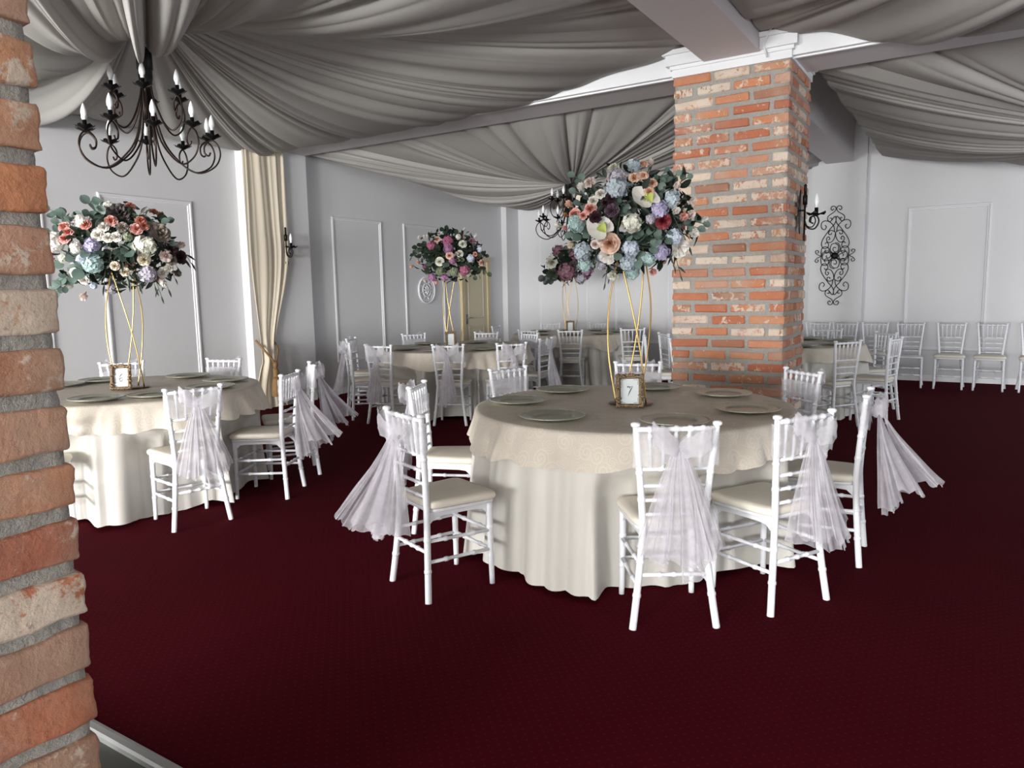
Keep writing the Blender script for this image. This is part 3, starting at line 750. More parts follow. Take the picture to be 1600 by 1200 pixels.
for nm, (cx, cy), sd, angs, fl in TABLES:
    if tt is None:
        tt = thing('banquet_table', 'round banquet table hidden under the cloths, ' + WHERE[nm], 'table', (cx, cy, 0), 0, 'round banquet tables')
        mb = MB().lathe([(.88, .765), (.91, .768), (.913, .79), (.905, .797), (0, .797)], 64); obj('tabletop', mb, M_jamb, tt)
        for a in (.8, 2.4, 3.9, 5.5):
            obj('leg', MB().tube([(.55*cos(a), .55*sin(a), 0), (.5*cos(a), .5*sin(a), .766)], .018), M_iron, tt)
    else: copy_tree(tt, (cx, cy, 0), 0, 'round banquet table hidden under the cloths, ' + WHERE[nm])
    tag(obj('tablecloth', make_cloth(sd, ZT, .016, RT, 21, .04, .15, .03, (), (cx, cy)), M_cloth, loc=(cx, cy, 0)), 'floor-length ivory satin tablecloth on the table ' + WHERE[nm], 'tablecloth', 'ivory tablecloths')
    tag(cloth_uv(obj('overlay_cloth', make_cloth(sd+50, ZT+.0045, .625, RT+.009, 19, .045, .05, .03, fl), M_over, loc=(cx, cy, 0))), 'champagne damask overlay cloth on the table ' + WHERE[nm], 'tablecloth', 'damask overlays')
    xa = {155: .70, -158: .73, -104: .6, 55: .71, 1: .7, -48: .69, 100: .63} if nm == 'number 7' else {}
    for k, an in enumerate(angs):
        if (nm, an) in (('number 7', -10), ('number 6', -110)): continue
        r = .68; a = math.radians(an)
        ptag = {'number 7': {155: 'at the back left edge', -158: 'at its left edge', -104: 'at its front left in full view', 55: 'at the back, before the brick column', 1: 'at the right', -48: 'half hidden behind the front chair', 100: 'behind the gold stand and number frame'}, 'number 6': {-163: 'at the far left, against the brick pier', 168: 'at the back, left of its number frame', 110: 'at the back, right of its gold stand', 60: 'at the back right, towards the curtain', 21: 'right, behind the front chair', -48: 'at the front left, next to the brick pier', -18: 'at the front, left of the front chair'},
             'middle': {-150: 'left end', -118: 'front left', -70: 'front, left of centre', -25: 'front, right of centre', 20: 'right end', 62: 'back right', 105: 'back centre', 160: 'back left'}, 'far': {-150: 'left end', -105: 'front left', -60: 'front centre', -15: 'front right', 30: 'right end', 75: 'back right', 120: 'back centre', 165: 'back left'},
             'column': {-60: 'front', -15: 'right front', 30: 'right end', 75: 'back right'}}.get(nm, {}).get(an)
        p_ = thing('charger_plate', ('silver charger plate on the %s table, %s' % ({'number 7': 'largest', 'number 6': 'left', 'middle': 'middle', 'far': 'far', 'column': 'half hidden'}[nm], ptag + {'middle': ' of its top', 'far': ' of its top', 'column': ' beside the brick column'}.get(nm, ''))) if ptag else {'number 6': 'silver beaded charger plate laid on the table numbered 6', 'middle': 'silver charger plate laid on the middle table', 'far': 'silver charger plate laid on the far table', 'column': 'silver charger plate laid on the table behind the brick column'}[nm], 'plate', (cx+r*cos(a), cy+r*sin(a), ZT+.0115), a, 'charger plates on the table ' + WHERE[nm])
        put('dish', PL, p_); put('beaded_rim', PLR, p_)
# ---------------------------------------------------------------- gold flower stands
def make_stand(label, c, top_r, zt, rot, n=4):
    st = thing('flower_stand', label, 'stand', (c[0], c[1], ZT+.0115), rot, 'gold flower stands')
    obj('base_plate', MB().lathe([(0, 0), (.128, 0), (.132, .003), (.128, .006), (0, .007)], 40), M_base, st)
    hh = zt-ZT
    for b0, m1, m2, b1 in (((-.085, -.05), (-.13, -.02), (-.125, .02), (-.065, .05)), ((.09, -.05), (.055, -.075), (.0, -.08), (-.07, -.05)), ((-.04, .085), (.02, .09), (.06, .075), (.08, .04)), ((.05, .085), (.1, .06), (.115, .01), (.075, -.05))):
        pts = smooth_path([(*b0, .004), (*m1, hh*.34), (*m2, hh*.66), (*b1, hh)], 8)
        obj('rod', MB().tube(pts, .0048, 8), M_gold, st)
    obj('top_ring', MB().tube([(top_r*cos(2*PI*k/32), top_r*sin(2*PI*k/32), zt-ZT) for k in range(32)], .0055, 8, closed=True), M_gold, st)
    return st
make_stand('tall gold rod stand holding the largest bouquet, on the nearest table', (-1.72, 4.02), .085, 1.7, .41, 3)
make_stand('tall gold rod stand holding the pink rose bouquet at the left', (-5.45, 3.13), .085, 1.7, 1.05, 3)
make_stand('tall gold rod stand on the middle table', (-5.62, 7.46), .085, 1.78, 3.79, 3)
make_stand('tall gold rod stand on the far table', (-5.6, 10.6), .085, 1.74, 3.63, 3)
# ---------------------------------------------------------------- table number frames
def make_frame(label, loc, rz, digit, w_=.14, h=.185):
    f = thing('number_frame', label, 'frame', loc, rz, 'table number frames')
    tilt = math.radians(12); e = Matrix.Rotation(-tilt, 4, 'X')
    def T(mb): mb.v = [tuple(e @ Vector(q)) for q in mb.v]; return mb
    mb = MB(); prof = [(0, 0), (-.002, .008), (.004, .016), (.012, .014), (.018, .017), (.023, .008), (.025, .002)]
    loop = lambda d_, hh: [(-w_/2+d_, -hh, d_), (w_/2-d_, -hh, d_), (w_/2-d_, -hh, h-d_), (-w_/2+d_, -hh, h-d_)]
    mb.add([q for d_, hh in prof for q in loop(d_, hh)], [(i*4+k, i*4+(k+1) % 4, i*4+4+(k+1) % 4, i*4+4+k) for i in range(len(prof)-1) for k in range(4)])
    mb.box((-w_/2+.002, -.002, .002), (w_/2-.002, .004, h-.002))
    rr = random.Random(5)                                     # carved leaves all round the border
    for k in range(64):
        u = k/64*2*(w_+h)
        if u < w_: x, z = -w_/2+u, .0
        elif u < w_+h: x, z = w_/2, u-w_
        elif u < 2*w_+h: x, z = w_/2-(u-w_-h), h
        else: x, z = -w_/2, h-(u-2*w_-h)
        ins = rr.choice((.004, .013)); x = max(-w_/2+ins, min(w_/2-ins, x)); z = max(ins, min(h-ins, z)); z = max(z, .0115)
        a = rr.uniform(0, 6.28); l = rr.uniform(.012, .018)
        mb.tube([(x-l*cos(a), -.013, z-l*sin(a)*.7), (x-.3*l*cos(a), -.022, z-.3*l*sin(a)), (x+.4*l*cos(a)+.003, -.022, z+.4*l*sin(a)), (x+l*cos(a), -.012, z+l*sin(a)*.8)], [.0015, .007, .006, .0015], 6)
    obj('border', T(mb), M_oldgold, f)
    obj('easel_leg', MB().tube([(0, .02, h*.6), (0, .09, .003)], .004, 6), M_oldgold, f)
    obj('card', T(MB().box((-w_/2+.024, -.0035, .024), (w_/2-.024, -.0022, h-.024))), M_card, f, smooth=False)
    if digit:
        D = {'7': [[(-.013, .021), (-.009, .026), (.004, .0245), (.016, .028), (.008, .012), (-.002, -.008), (-.009, -.028)]],
             '6': [[(.012, .028), (0, .018), (-.009, .002), (-.011, -.014), (-.005, -.026), (.005, -.026), (.011, -.014), (.007, -.004), (-.002, -.005), (-.009, -.014)]]}[digit]
        mb = MB()
        for st in D: mb.tube([(x, -.0042, h/2+z) for x, _, z in [(p_.x, 0, p_.y) for p_ in smooth_path([(a, b, 0) for a, b in st], 5)]], [.0016+.0008*sin(i*.35) for i in range((len(st)-1)*5+1)], 6)
        obj('digit', T(mb), M_ink, f, label='italic number %s in black' % digit)
        mb = MB()                                             # corner scrolls printed on the card
        for sx in (-1, 1):
            for sz in (-1, 1):
                cx, cz = sx*(w_/2-.034), h/2+sz*(h/2-.034)
                mb.tube([(cx+sx*(.006-.0009*k)*cos(k*.5)-0, -.0038, cz+sz*(.006-.0009*k)*sin(k*.5)) for k in range(7)], .0011, 5)
                mb.tube([(cx+sx*.005, -.0038, cz-sz*(.004+.005*k)) for k in range(5)], .0009, 5)
                mb.tube([(cx-sx*(.004+.005*k), -.0038, cz+sz*.005) for k in range(4)], .0009, 5)
        obj('corner_scrolls', T(mb), M_ink, f)
    return f
make_frame('antique gold frame with a white card, italic 7, below the largest bouquet', (-1.637, 3.812, ZT+.0185), math.radians(24), '7', .15, .19)
make_frame('antique gold frame with a white card, italic 6, on the left table', (-5.32, 2.98, ZT+.0185), math.radians(46), '6', .14, .185)
make_frame('small gold frame with a white card on the middle table', (-5.5, 7.25, ZT+.0185), math.radians(40), None, .13, .19)
make_frame('small gold frame with a white card on the far table', (-5.5, 10.42, ZT+.0185), math.radians(28), None, .13, .19)

# ---------------------------------------------------------------- flowers
def petal_patch(mb, base, wdt, r0, r1, h0, h1, curl, nu=5, nv=4):
    def fn(i, j):
        a = (i/(nu-1)-.5)*2; b = j/(nv-1)
        shape = (1-.55*a*a*b)
        r = r0+(r1-r0)*b**1.3; z = h0+(h1-h0)*b*shape + (-curl*b*b*b)
        th = base+a*wdt*(1-.35*(1-b)); rr = r+(curl*.8*b**3)
        return (rr*cos(th), rr*sin(th), z)
    mb.grid(nu, nv, fn)
def rose_mesh(seed, open_=1.0):
    rr = random.Random(seed); mb = MB()
    for n, r0, r1, h1, curl, wd in ((3, .03, .12, .66, 0, 1.2), (3, .07, .2, .68, .02, 1.15), (4, .1, .31, .66, .04, .98), (5, .14, .45*open_, .58, .09, .82), (6, .18, .62*open_, .44, .15, .7), (7, .2, .82*open_, .26, .2, .6)):
        o_ = rr.uniform(0, 6.28)
        for k in range(n): petal_patch(mb, o_+2*PI*k/n+rr.uniform(-.1, .1), wd, r0, r1, -.32, h1+rr.uniform(-.04, .04), curl)
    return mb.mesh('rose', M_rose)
def bud_mesh(seed):
    rr = random.Random(seed); mb = MB()
    for n, r1, h1 in ((3, .16, .9), (4, .34, .8), (4, .46, .62)):
        o_ = rr.uniform(0, 6.28)
        for k in range(n): petal_patch(mb, o_+2*PI*k/n, 1.0, .1, r1, -.6, h1, .02)
    return mb.mesh('bud', M_petal)
def floret(mb, c, nrm, size, rr, np_=4):
    nrm = nrm.normalized(); u = nrm.orthogonal().normalized(); v_ = nrm.cross(u); o_ = rr.uniform(0, 6.28)
    for k in range(np_):
        a = o_+2*PI*k/np_; d_ = u*cos(a)+v_*sin(a); s_ = u*-sin(a)+v_*cos(a)
        mb.add([c, c+d_*size*.55+s_*size*.5+nrm*size*.12, c+d_*size*1.05+nrm*size*.18*rr.uniform(0, 1.5), c+d_*size*.55-s_*size*.5+nrm*size*.12, c+d_*size*.62+nrm*size*.2], [(0, 4, 1), (1, 4, 2), (2, 4, 3), (3, 4, 0)])
def hydrangea_mesh(seed, n=52):
    rr = random.Random(seed+40); mb = MB(); g = PI*(3-5**.5)
    for i in range(n):
        z = 1-1.7*(i+.5)/n; r = math.sqrt(max(0, 1-z*z)); a = i*g+rr.uniform(-.25, .25)
        d_ = Vector((r*cos(a), r*sin(a), z)); floret(mb, d_*rr.uniform(.66, .9), d_+Vector((rr.uniform(-.5, .5), rr.uniform(-.5, .5), rr.uniform(-.4, .4))), rr.uniform(.32, .4), rr)
    mb.lathe([(0, -.5), (.36, -.35), (.48, 0), (.36, .4), (0, .5)], 10)
    return mb.mesh('hydrangea', M_petal, False)
def peony_mesh(seed):
    rr = random.Random(seed); mb = MB()
    for n, r1, h1, wd in ((5, .25, .6, .8), (6, .5, .55, .66), (7, .75, .4, .55), (8, .95, .15, .5)):
        o_ = rr.uniform(0, 6.28)
        for k in range(n): petal_patch(mb, o_+2*PI*k/n+rr.uniform(-.15, .15), wd, .08, r1*rr.uniform(.9, 1.1), -.35, h1*rr.uniform(.8, 1.1), .06)
    return mb.mesh('peony', M_petal)
def leaf_mesh(kind):
    mb = MB(); W = {'round': .46, 'point': .24, 'fern': .11}[kind]
    def fn(i, j):
        u = i/8; v_ = (j-2)/2
        w_ = W*(sin(PI*u)**(.55 if kind == 'round' else .85))*(1-.25*u if kind != 'round' else 1)
        return (v_*w_, u, .10*abs(v_)*w_/W*.8-.18*u*u)
    mb.grid(9, 5, fn); return mb.mesh('leaf', M_leaf)
def anthurium_mesh():
    mb = MB(); n = 24
    def fn(i, j):
        a = 2*PI*i/n; q = j/6
        r = 1-.42*math.exp(-((a-PI/2+PI) % (2*PI)-PI)**2/.12)+.22*math.exp(-((a+PI/2+PI) % (2*PI)-PI)**2/.25)
        return (q*r*.8*cos(a), q*r*sin(a), .22*q*q+.03*sin(a*8)*q)
    mb.grid(n, 7, fn, closed=True); return mb.mesh('anthurium', M_petal)
ROSE = [rose_mesh(i) for i in range(3)]+[rose_mesh(9, 1.15)]; BUD = [bud_mesh(i) for i in range(2)]; HYD = [hydrangea_mesh(i) for i in range(3)]; PEO = [peony_mesh(i) for i in range(2)]
LEAF = {k: leaf_mesh(k) for k in ('round', 'point', 'fern')}; ANT = anthurium_mesh()
SPAD = MB().tube([(0, .1, .05), (0, .1, .2), (0, .02, .4), (0, -.06, .6)], [.07, .08, .07, .03], 8).mesh('spadix', M_petal)
BRACT = (lambda mb: mb.grid(7, 5, lambda i, j: ((j-2)/2*.34*sin(PI*(i/6)*.95+.08), .55-i/6*.75, .16+.32*sin(PI*i/6)+.1*abs(j-2)/2)).mesh('bract', M_petal))(MB())
COL = {'peach': lin(236, 196, 172), 'pink': lin(224, 160, 148), 'salmon': lin(206, 132, 112), 'white': lin(236, 232, 224), 'blush': lin(232, 214, 206), 'cream': lin(226, 214, 192), 'crimson': lin(140, 16, 40),
       'burg': lin(58, 24, 34), 'blue': lin(186, 200, 210), 'teal': lin(176, 206, 204), 'mauve': lin(190, 184, 198), 'lav': lin(184, 176, 212), 'ivory': lin(228, 228, 212), 'taupe': lin(140, 128, 116), 'smoke': lin(84, 76, 74),
       'magenta': lin(176, 84, 124), 'orchid': lin(178, 118, 164), 'dusty': lin(150, 98, 116), 'sage': lin(146, 156, 124), 'orange': lin(190, 128, 60), 'plum': lin(92, 62, 84), 'paleblue': lin(204, 214, 230), 'lime': lin(190, 204, 70),
       'euc': lin(104, 128, 116), 'euc2': lin(84, 108, 98), 'dark': lin(44, 62, 42), 'deep': lin(30, 46, 34), 'olive': lin(74, 88, 58)}
CNAME = {'peach': 'peach', 'pink': 'pink', 'salmon': 'salmon', 'white': 'white', 'blush': 'blush', 'cream': 'cream', 'crimson': 'crimson', 'burg': 'burgundy', 'blue': 'grey-blue', 'teal': 'pale teal', 'mauve': 'mauve', 'lav': 'lavender',
         'ivory': 'ivory', 'taupe': 'taupe', 'smoke': 'smoky brown', 'magenta': 'magenta', 'orchid': 'orchid pink', 'dusty': 'dusty rose', 'sage': 'sage', 'orange': 'orange', 'plum': 'plum', 'paleblue': 'pale blue'}
def orient(z_axis, spin):
    z = z_axis.normalized(); q = z.to_track_quat('Z', 'Y'); return (q.to_matrix().to_4x4() @ Matrix.Rotation(spin, 4, 'Z'))
def arrangement(label, centre, size, flowers, leaves, ferns, seed, nback):
    # centre in the room; size = half axes (across, up, depth); flowers = (kind, across, up, diameter, colour) measured on the bouquet
    rr = random.Random(seed); ctr = Vector(centre); A, B, D = size
    view = Vector((ctr.x-EYE.x, ctr.y-EYE.y, 0)).normalized(); rt = Vector((view.y, -view.x, 0)); up = Vector((0, 0, 1)); fr = -view
    root = thing('flower_arrangement', label, 'flowers', (ctr.x, ctr.y, ctr.z-B), 0, 'flower arrangements on gold stands')
    inv = Vector((ctr.x, ctr.y, ctr.z-B))
    def on(a, b, sgn=1):
        k = math.sqrt((a/A)**2+(b/B)**2)
        c_ = D*math.sqrt(max(0, 1-min(k, 1)**2))
        p_ = ctr+rt*a+up*b+fr*c_*sgn
        nr = rt*(a/A/A)+up*(b/B/B)+fr*(sgn*max(c_, D*.15)/D/D)
        return p_, nr.normalized()
    def flower(kind, a, b, dia, col, sgn=1):
        p_, nr = on(a, b, sgn)
        axis = (nr+fr*.45*sgn+up*(.9 if kind == 'ant' else .2)).normalized()
        nm, me, s_ = {'rose': ('rose', rr.choice(ROSE), dia/1.75), 'bud': ('rosebud', rr.choice(BUD), dia/1.15), 'hyd': ('hydrangea', rr.choice(HYD), dia/2.1), 'peo': ('peony', rr.choice(PEO), dia/2.0), 'ant': ('anthurium', ANT, dia/1.9)}[kind]
        m = Matrix.Translation(p_-inv-axis*dia*.1) @ orient(axis, rr.uniform(0, 6.28) if kind != 'ant' else b*40) @ Matrix.Scale(s_, 4)
        o = put(nm, me, root); o.matrix_local = m; o.color = COL[col]
        o['label'] = ('%s %s' % (CNAME[col], nm))
        if kind == 'ant':
            for n2, me2 in (('bract', BRACT), ('spadix', SPAD)):
                q = put(n2, me2, o); q.color = COL['lime']
        return p_
    for fl_ in flowers: flower(*fl_)
    for k in range(nback):
        th = rr.uniform(0, 2*PI); rad = math.sqrt(rr.random())*.9; src = rr.choice(flowers)
        flower(src[0], A*rad*cos(th), B*rad*sin(th), src[3], src[4], -1)
    # filler foliage in the heart of the bouquet
    mb = MB(); base = [Vector(v.co) for v in LEAF['point'].vertices]; fcs = [tuple(q.vertices) for q in LEAF['point'].polygons]
    for k in range(520):
        d_ = Vector((rr.gauss(0, 1), rr.gauss(0, 1), rr.gauss(0, 1))).normalized(); sc = rr.uniform(.45, .98)
        p_ = rt*d_.x*A*sc+up*(d_.z*B*sc)+fr*d_.y*D*sc
        m = Matrix.Translation(p_+up*B) @ orient(Vector((rr.gauss(0, 1), rr.gauss(0, 1), rr.gauss(0, 1)))+p_.normalized(), rr.uniform(0, 6.28)) @ Matrix.Scale(rr.uniform(.06, .1), 4)
        mb.add([m @ v for v in base], fcs)
    o = obj('filler_foliage', mb, M_leaf, root); o.color = COL['deep']; o['kind'] = 'stuff'
    def sprig(a, b, kind, n, ls, col, droop=0.0, ln=.3, name='eucalyptus_sprig'):
        p_, nr = on(a, b, 1)
        k = math.sqrt((a/A)**2+(b/B)**2)
        if k > 1: p_ = ctr+rt*a+up*b+fr*D*.12
        tip = p_-inv; start = tip.lerp(Vector((0, 0, B)), min(.75, ln/max(.05, (tip-Vector((0, 0, B))).length)))
        mid = start.lerp(tip, .55)+up*(.03 if not droop else droop*.4)
        pts = [start.lerp(mid, t_/5).lerp(mid.lerp(tip, t_/5), t_/5) for t_ in range(6)]
        st = obj(name, MB().tube(pts, .0022, 5), M_leaf, root); st.color = COL['olive']
        for q in range(n):
            u = (q+1)/n*.98; ii = min(4, int(u*5)); pp = pts[ii].lerp(pts[ii+1], u*5-ii); tg = (pts[ii+1]-pts[ii]).normalized()
            side = tg.cross(fr+up*.3).normalized()*(1 if q % 2 else -1)
            dirn = (tg*.75+side*.95+fr*rr.uniform(-.1, .35)+up*(-droop)) if q < n-1 else tg
            y = dirn.normalized(); zax = (fr+up*.5+Vector((rr.uniform(-.5, .5), rr.uniform(-.5, .5), rr.uniform(-.3, .3)))); x = y.cross(zax).normalized(); z = x.cross(y)
            m = Matrix((x, y, z)).transposed().to_4x4(); m.translation = pp
            l_ = put('leaf', LEAF[kind], st); l_.matrix_local = m @ Matrix.Scale(ls*rr.uniform(.8, 1.15), 4); l_.color = COL[col]
    for (a, b, n, ls, col) in leaves: sprig(a, b, 'round', n, ls, col)
    for (a, b, n, ls, col) in ferns:
        sprig(a, b, 'fern' if b < 0 else 'point', n, ls, col, .5 if b < 0 else 0, .22, 'fern_frond' if b < 0 else 'leaf_sprig')
    return root
def px(lst, ox, oy, sc, cx, cy, dep):     # bouquet measurements taken on the photograph, turned into metres across and up
    out = []
    for (k, x, y, s_, c_) in lst: out.append((k, ((x/sc+ox)-cx)*dep/1142.7, -((y/sc+oy)-cy)*dep/1142.7, s_/sc*dep/1142.7, c_))
    return out
def pl(lst, ox, oy, sc, cx, cy, dep): return [(((x/sc+ox)-cx)*dep/1142.7, -((y/sc+oy)-cy)*dep/1142.7, n, s_/sc*dep/1142.7, c_) for (x, y, n, s_, c_) in lst]
F7 = [('rose',455,310,100,'blush'),('bud',395,355,75,'white'),('rose',550,425,80,'white'),('rose',490,475,80,'white'),('rose',335,565,100,'pink'),('rose',470,535,100,'pink'),('rose',412,585,66,'pink'),('bud',295,480,70,'peach'),
 ('rose',655,200,105,'ivory'),('hyd',810,185,120,'blue'),('rose',890,175,75,'peach'),('bud',950,145,65,'blush'),('rose',815,305,85,'peach'),('rose',885,290,70,'peach'),('rose',955,355,75,'peach'),('hyd',685,285,160,'mauve'),('hyd',680,385,190,'blue'),
 ('ant',905,480,230,'white'),('rose',928,425,80,'peach'),('peo',640,460,95,'burg'),('peo',640,560,110,'plum'),('hyd',350,640,170,'teal'),('peo',510,600,110,'burg'),('ant',555,695,230,'white'),('hyd',800,665,175,'ivory'),('hyd',1010,565,155,'lav'),
 ('rose',1035,650,125,'crimson'),('hyd',1110,480,150,'blue'),('bud',1130,580,75,'white'),('bud',1265,495,70,'blush'),('bud',1250,600,75,'blush'),('bud',1365,625,85,'white'),('bud',1280,740,80,'white'),('bud',1190,625,80,'pink'),('rose',620,815,155,'peach'),
 ('rose',560,780,90,'blush'),('rose',505,815,70,'blush'),('hyd',395,870,170,'blue'),('hyd',400,965,150,'teal'),('peo',600,910,135,'white'),('hyd',790,860,150,'paleblue'),('hyd',770,975,150,'blue'),('hyd',800,1040,140,'teal'),('peo',640,1070,95,'ivory'),
 ('hyd',1030,890,150,'lav'),('bud',965,1030,70,'pink'),('hyd',1135,775,140,'paleblue'),('peo',1190,860,160,'white'),('bud',310,800,75,'cream'),('bud',185,630,65,'white'),('bud',265,560,45,'orange'),('hyd',550,985,80,'mauve'),('bud',1140,385,65,'blush'),
 ('hyd',930,950,120,'teal'),('hyd',940,640,90,'mauve'),('rose',590,500,60,'burg'),('bud',262,665,50,'pink')]
L7 = [(300,215,5,62,'euc'),(350,275,5,62,'euc2'),(320,365,5,62,'euc'),(370,480,6,66,'euc'),(440,450,5,66,'euc2'),(730,600,6,72,'euc'),(790,580,5,72,'euc'),(690,505,5,66,'euc2'),(1060,250,7,62,'euc2'),(1165,255,7,62,'euc'),(1265,270,8,58,'euc'),(1080,330,6,70,'euc2'),
 (1060,390,6,70,'euc'),(300,720,5,76,'euc'),(370,745,5,76,'euc2'),(440,740,4,70,'euc'),(990,740,5,74,'euc'),(1080,740,5,74,'euc'),(1000,810,6,78,'euc'),(1075,800,5,74,'euc2'),(960,865,6,80,'euc'),(830,770,6,74,'euc2'),(780,775,5,70,'euc'),(690,905,5,78,'euc'),
 (845,965,6,84,'euc'),(920,960,5,78,'euc'),(1345,700,7,66,'euc'),(1400,655,6,62,'euc'),(720,520,4,64,'euc')]
E7 = [(565,1150,9,70,'dark'),(600,1110,9,66,'deep'),(480,1000,9,80,'dark'),(500,900,7,80,'deep'),(1215,1095,10,80,'dark'),(1160,1020,9,76,'deep'),(1030,1010,8,60,'dark'),(1110,920,8,80,'deep'),(460,400,5,90,'dark'),(870,480,5,80,'dark'),(1170,700,6,90,'dark'),(1265,850,6,90,'deep'),
 (870,240,5,60,'dark'),(930,235,5,60,'dark'),(560,380,5,80,'dark'),(690,690,5,100,'dark'),(1190,480,5,80,'dark'),(1300,590,5,60,'dark')]
arrangement('largest bouquet, pale blue hydrangeas and peach roses above the number 7 table', (-1.72, 4.02, 1.875), (.40, .335, .33), px(F7, 840, 230, 5.333, 988, 345, 4.23), pl(L7, 840, 230, 5.333, 988, 345, 4.05), pl(E7, 840, 230, 5.333, 988, 345, 4.05), 4, 30)
F6 = [('rose',520,300,68,'pink'),('rose',630,195,64,'pink'),('rose',680,295,62,'salmon'),('rose',692,325,60,'salmon'),('rose',650,347,62,'pink'),('rose',765,215,54,'salmon'),('bud',795,250,44,'orange'),('rose',270,335,64,'pink'),('rose',290,368,60,'pink'),('rose',270,405,62,'pink'),
 ('hyd',215,420,130,'white'),('hyd',365,300,95,'white'),('rose',385,325,55,'salmon'),('rose',475,340,60,'white'),('rose',445,390,60,'white'),('rose',495,405,55,'white'),('rose',540,400,50,'white'),('hyd',410,450,100,'lav'),('hyd',325,460,80,'white'),('hyd',405,560,125,'teal'),('hyd',350,530,70,'paleblue'),
 ('rose',172,498,70,'crimson'),('hyd',690,450,150,'ivory'),('rose',680,532,70,'cream'),('rose',805,505,74,'blush'),('rose',840,530,60,'taupe'),('bud',890,435,58,'blush'),('rose',520,570,50,'cream'),('rose',570,605,50,'cream'),('hyd',700,620,110,'mauve'),('rose',785,607,66,'white'),('rose',820,578,55,'white'),('bud',865,605,52,'taupe'),
 ('rose',305,610,62,'white'),('rose',345,650,58,'white'),('bud',268,670,62,'white'),('bud',335,740,56,'blush'),('bud',780,668,56,'white'),('hyd',395,685,50,'paleblue'),('peo',780,360,130,'taupe'),('peo',560,235,130,'smoke'),('hyd',510,200,60,'white'),('hyd',250,520,60,'ivory'),('peo',840,470,80,'burg'),('peo',900,510,90,'burg'),('hyd',600,400,60,'sage'),('peo',580,340,70,'taupe')]
L6 = [(400,175,5,56,'euc2'),(455,185,5,56,'euc2'),(440,235,5,60,'euc'),(465,285,4,60,'euc2'),(400,265,5,58,'euc2'),(190,220,6,50,'euc2'),(270,250,6,60,'euc'),(205,262,5,50,'euc2'),(180,350,5,52,'euc2'),(235,300,5,54,'euc'),(840,280,6,60,'euc2'),(800,295,5,56,'euc2'),(150,740,7,50,'euc'),(195,725,6,46,'euc2'),(205,660,5,52,'euc2'),(240,640,6,60,'euc'),
 (340,600,5,70,'euc'),(300,520,5,64,'euc'),(380,500,5,70,'euc'),(600,490,5,66,'euc2'),(240,550,5,60,'euc'),(840,430,4,44,'euc2'),(560,520,4,60,'euc2')]
E6 = [(775,765,9,70,'dark'),(820,720,9,66,'deep'),(740,700,8,70,'dark'),(650,690,8,66,'dark'),(590,670,8,70,'dark'),(865,650,8,60,'deep'),(450,690,7,66,'deep'),(970,545,6,66,'burg'),(930,520,6,70,'burg'),(690,240,5,80,'smoke'),(620,240,5,80,'dark'),(500,480,5,90,'deep'),(330,400,5,80,'dark'),(880,580,6,60,'dark'),(560,550,5,80,'dark'),(700,250,5,70,'dark')]
arrangement('bouquet of pink roses and one dark red rose above the number 6 table', (-5.45, 3.13, 1.86), (.46, .34, .36), px(F6, 50, 280, 4, 188, 393, 5.47), pl(L6, 50, 280, 4, 188, 393, 5.3), pl(E6, 50, 280, 4, 188, 393, 5.3), 5, 26)
FM = [('hyd',395,380,180,'magenta'),('hyd',680,300,200,'magenta'),('hyd',680,440,200,'orchid'),('hyd',750,660,130,'orchid'),('hyd',950,830,200,'magenta'),('hyd',600,940,150,'orchid'),('hyd',370,930,160,'orchid'),('hyd',440,1010,100,'pink'),('rose',490,275,110,'peach'),('rose',700,565,125,'peach'),('rose',1265,690,110,'peach'),('rose',935,365,130,'ivory'),('rose',880,535,115,'ivory'),
 ('bud',820,540,80,'blush'),('rose',525,665,130,'ivory'),('hyd',1065,620,150,'paleblue'),('hyd',1235,460,110,'paleblue'),('hyd',860,240,110,'white'),('peo',1100,300,120,'dusty'),('bud',175,230,75,'white'),('bud',270,225,65,'white'),('bud',325,225,65,'white'),('bud',970,90,70,'white'),('bud',1160,220,80,'white'),('bud',30,720,80,'peach'),('bud',155,660,90,'peach'),('hyd',520,830,170,'sage'),('hyd',770,850,170,'sage'),('bud',840,640,90,'sage'),('bud',915,640,90,'sage'),('rose',1150,540,80,'pink'),('bud',255,960,80,'blush')]
LM = [(590,130,5,100,'deep'),(670,110,5,100,'deep'),(820,170,5,90,'dark'),(130,400,6,100,'dark'),(60,520,7,100,'dark'),(210,370,5,90,'dark'),(1340,560,6,90,'dark'),(1380,870,7,100,'olive'),(1300,830,6,90,'olive'),(640,690,4,130,'euc2'),(1210,560,5,100,'dark'),(330,560,6,140,'dark'),(370,680,5,130,'euc2'),(1100,760,5,120,'dark'),(330,790,5,130,'dark'),(1130,930,6,80,'dark'),(500,480,5,120,'dark'),(1000,480,5,120,'deep')]
EM = [(20,560,6,100,'dark'),(1230,920,6,90,'dark'),(900,460,5,110,'deep'),(450,600,5,120,'deep'),(1000,180,5,100,'dark'),(600,760,5,120,'deep')]
arrangement('bouquet of magenta hydrangeas and white roses above the middle table', (-5.62, 7.46, 1.955), (.46, .34, .36), px(FM, 640, 350, 11.43, 703, 397, 9.18), pl(LM, 640, 350, 11.43, 703, 397, 9.0), pl(EM, 640, 350, 11.43, 703, 397, 9.0), 6, 16)
FF = [('rose',145,965,95,'ivory'),('hyd',200,865,110,'dusty'),('hyd',270,1040,170,'dusty'),('hyd',385,1105,110,'mauve'),('peo',410,1080,80,'plum'),('peo',330,1000,90,'smoke'),('hyd',340,900,110,'dusty'),('rose',400,940,80,'cream'),('hyd',440,1030,110,'orchid'),('peo',160,1060,90,'smoke')]
LF = [(250,890,5,90,'dark'),(80,1080,6,60,'deep'),(110,1110,6,60,'deep'),(150,1050,6,70,'dark'),(300,930,5,80,'deep')]
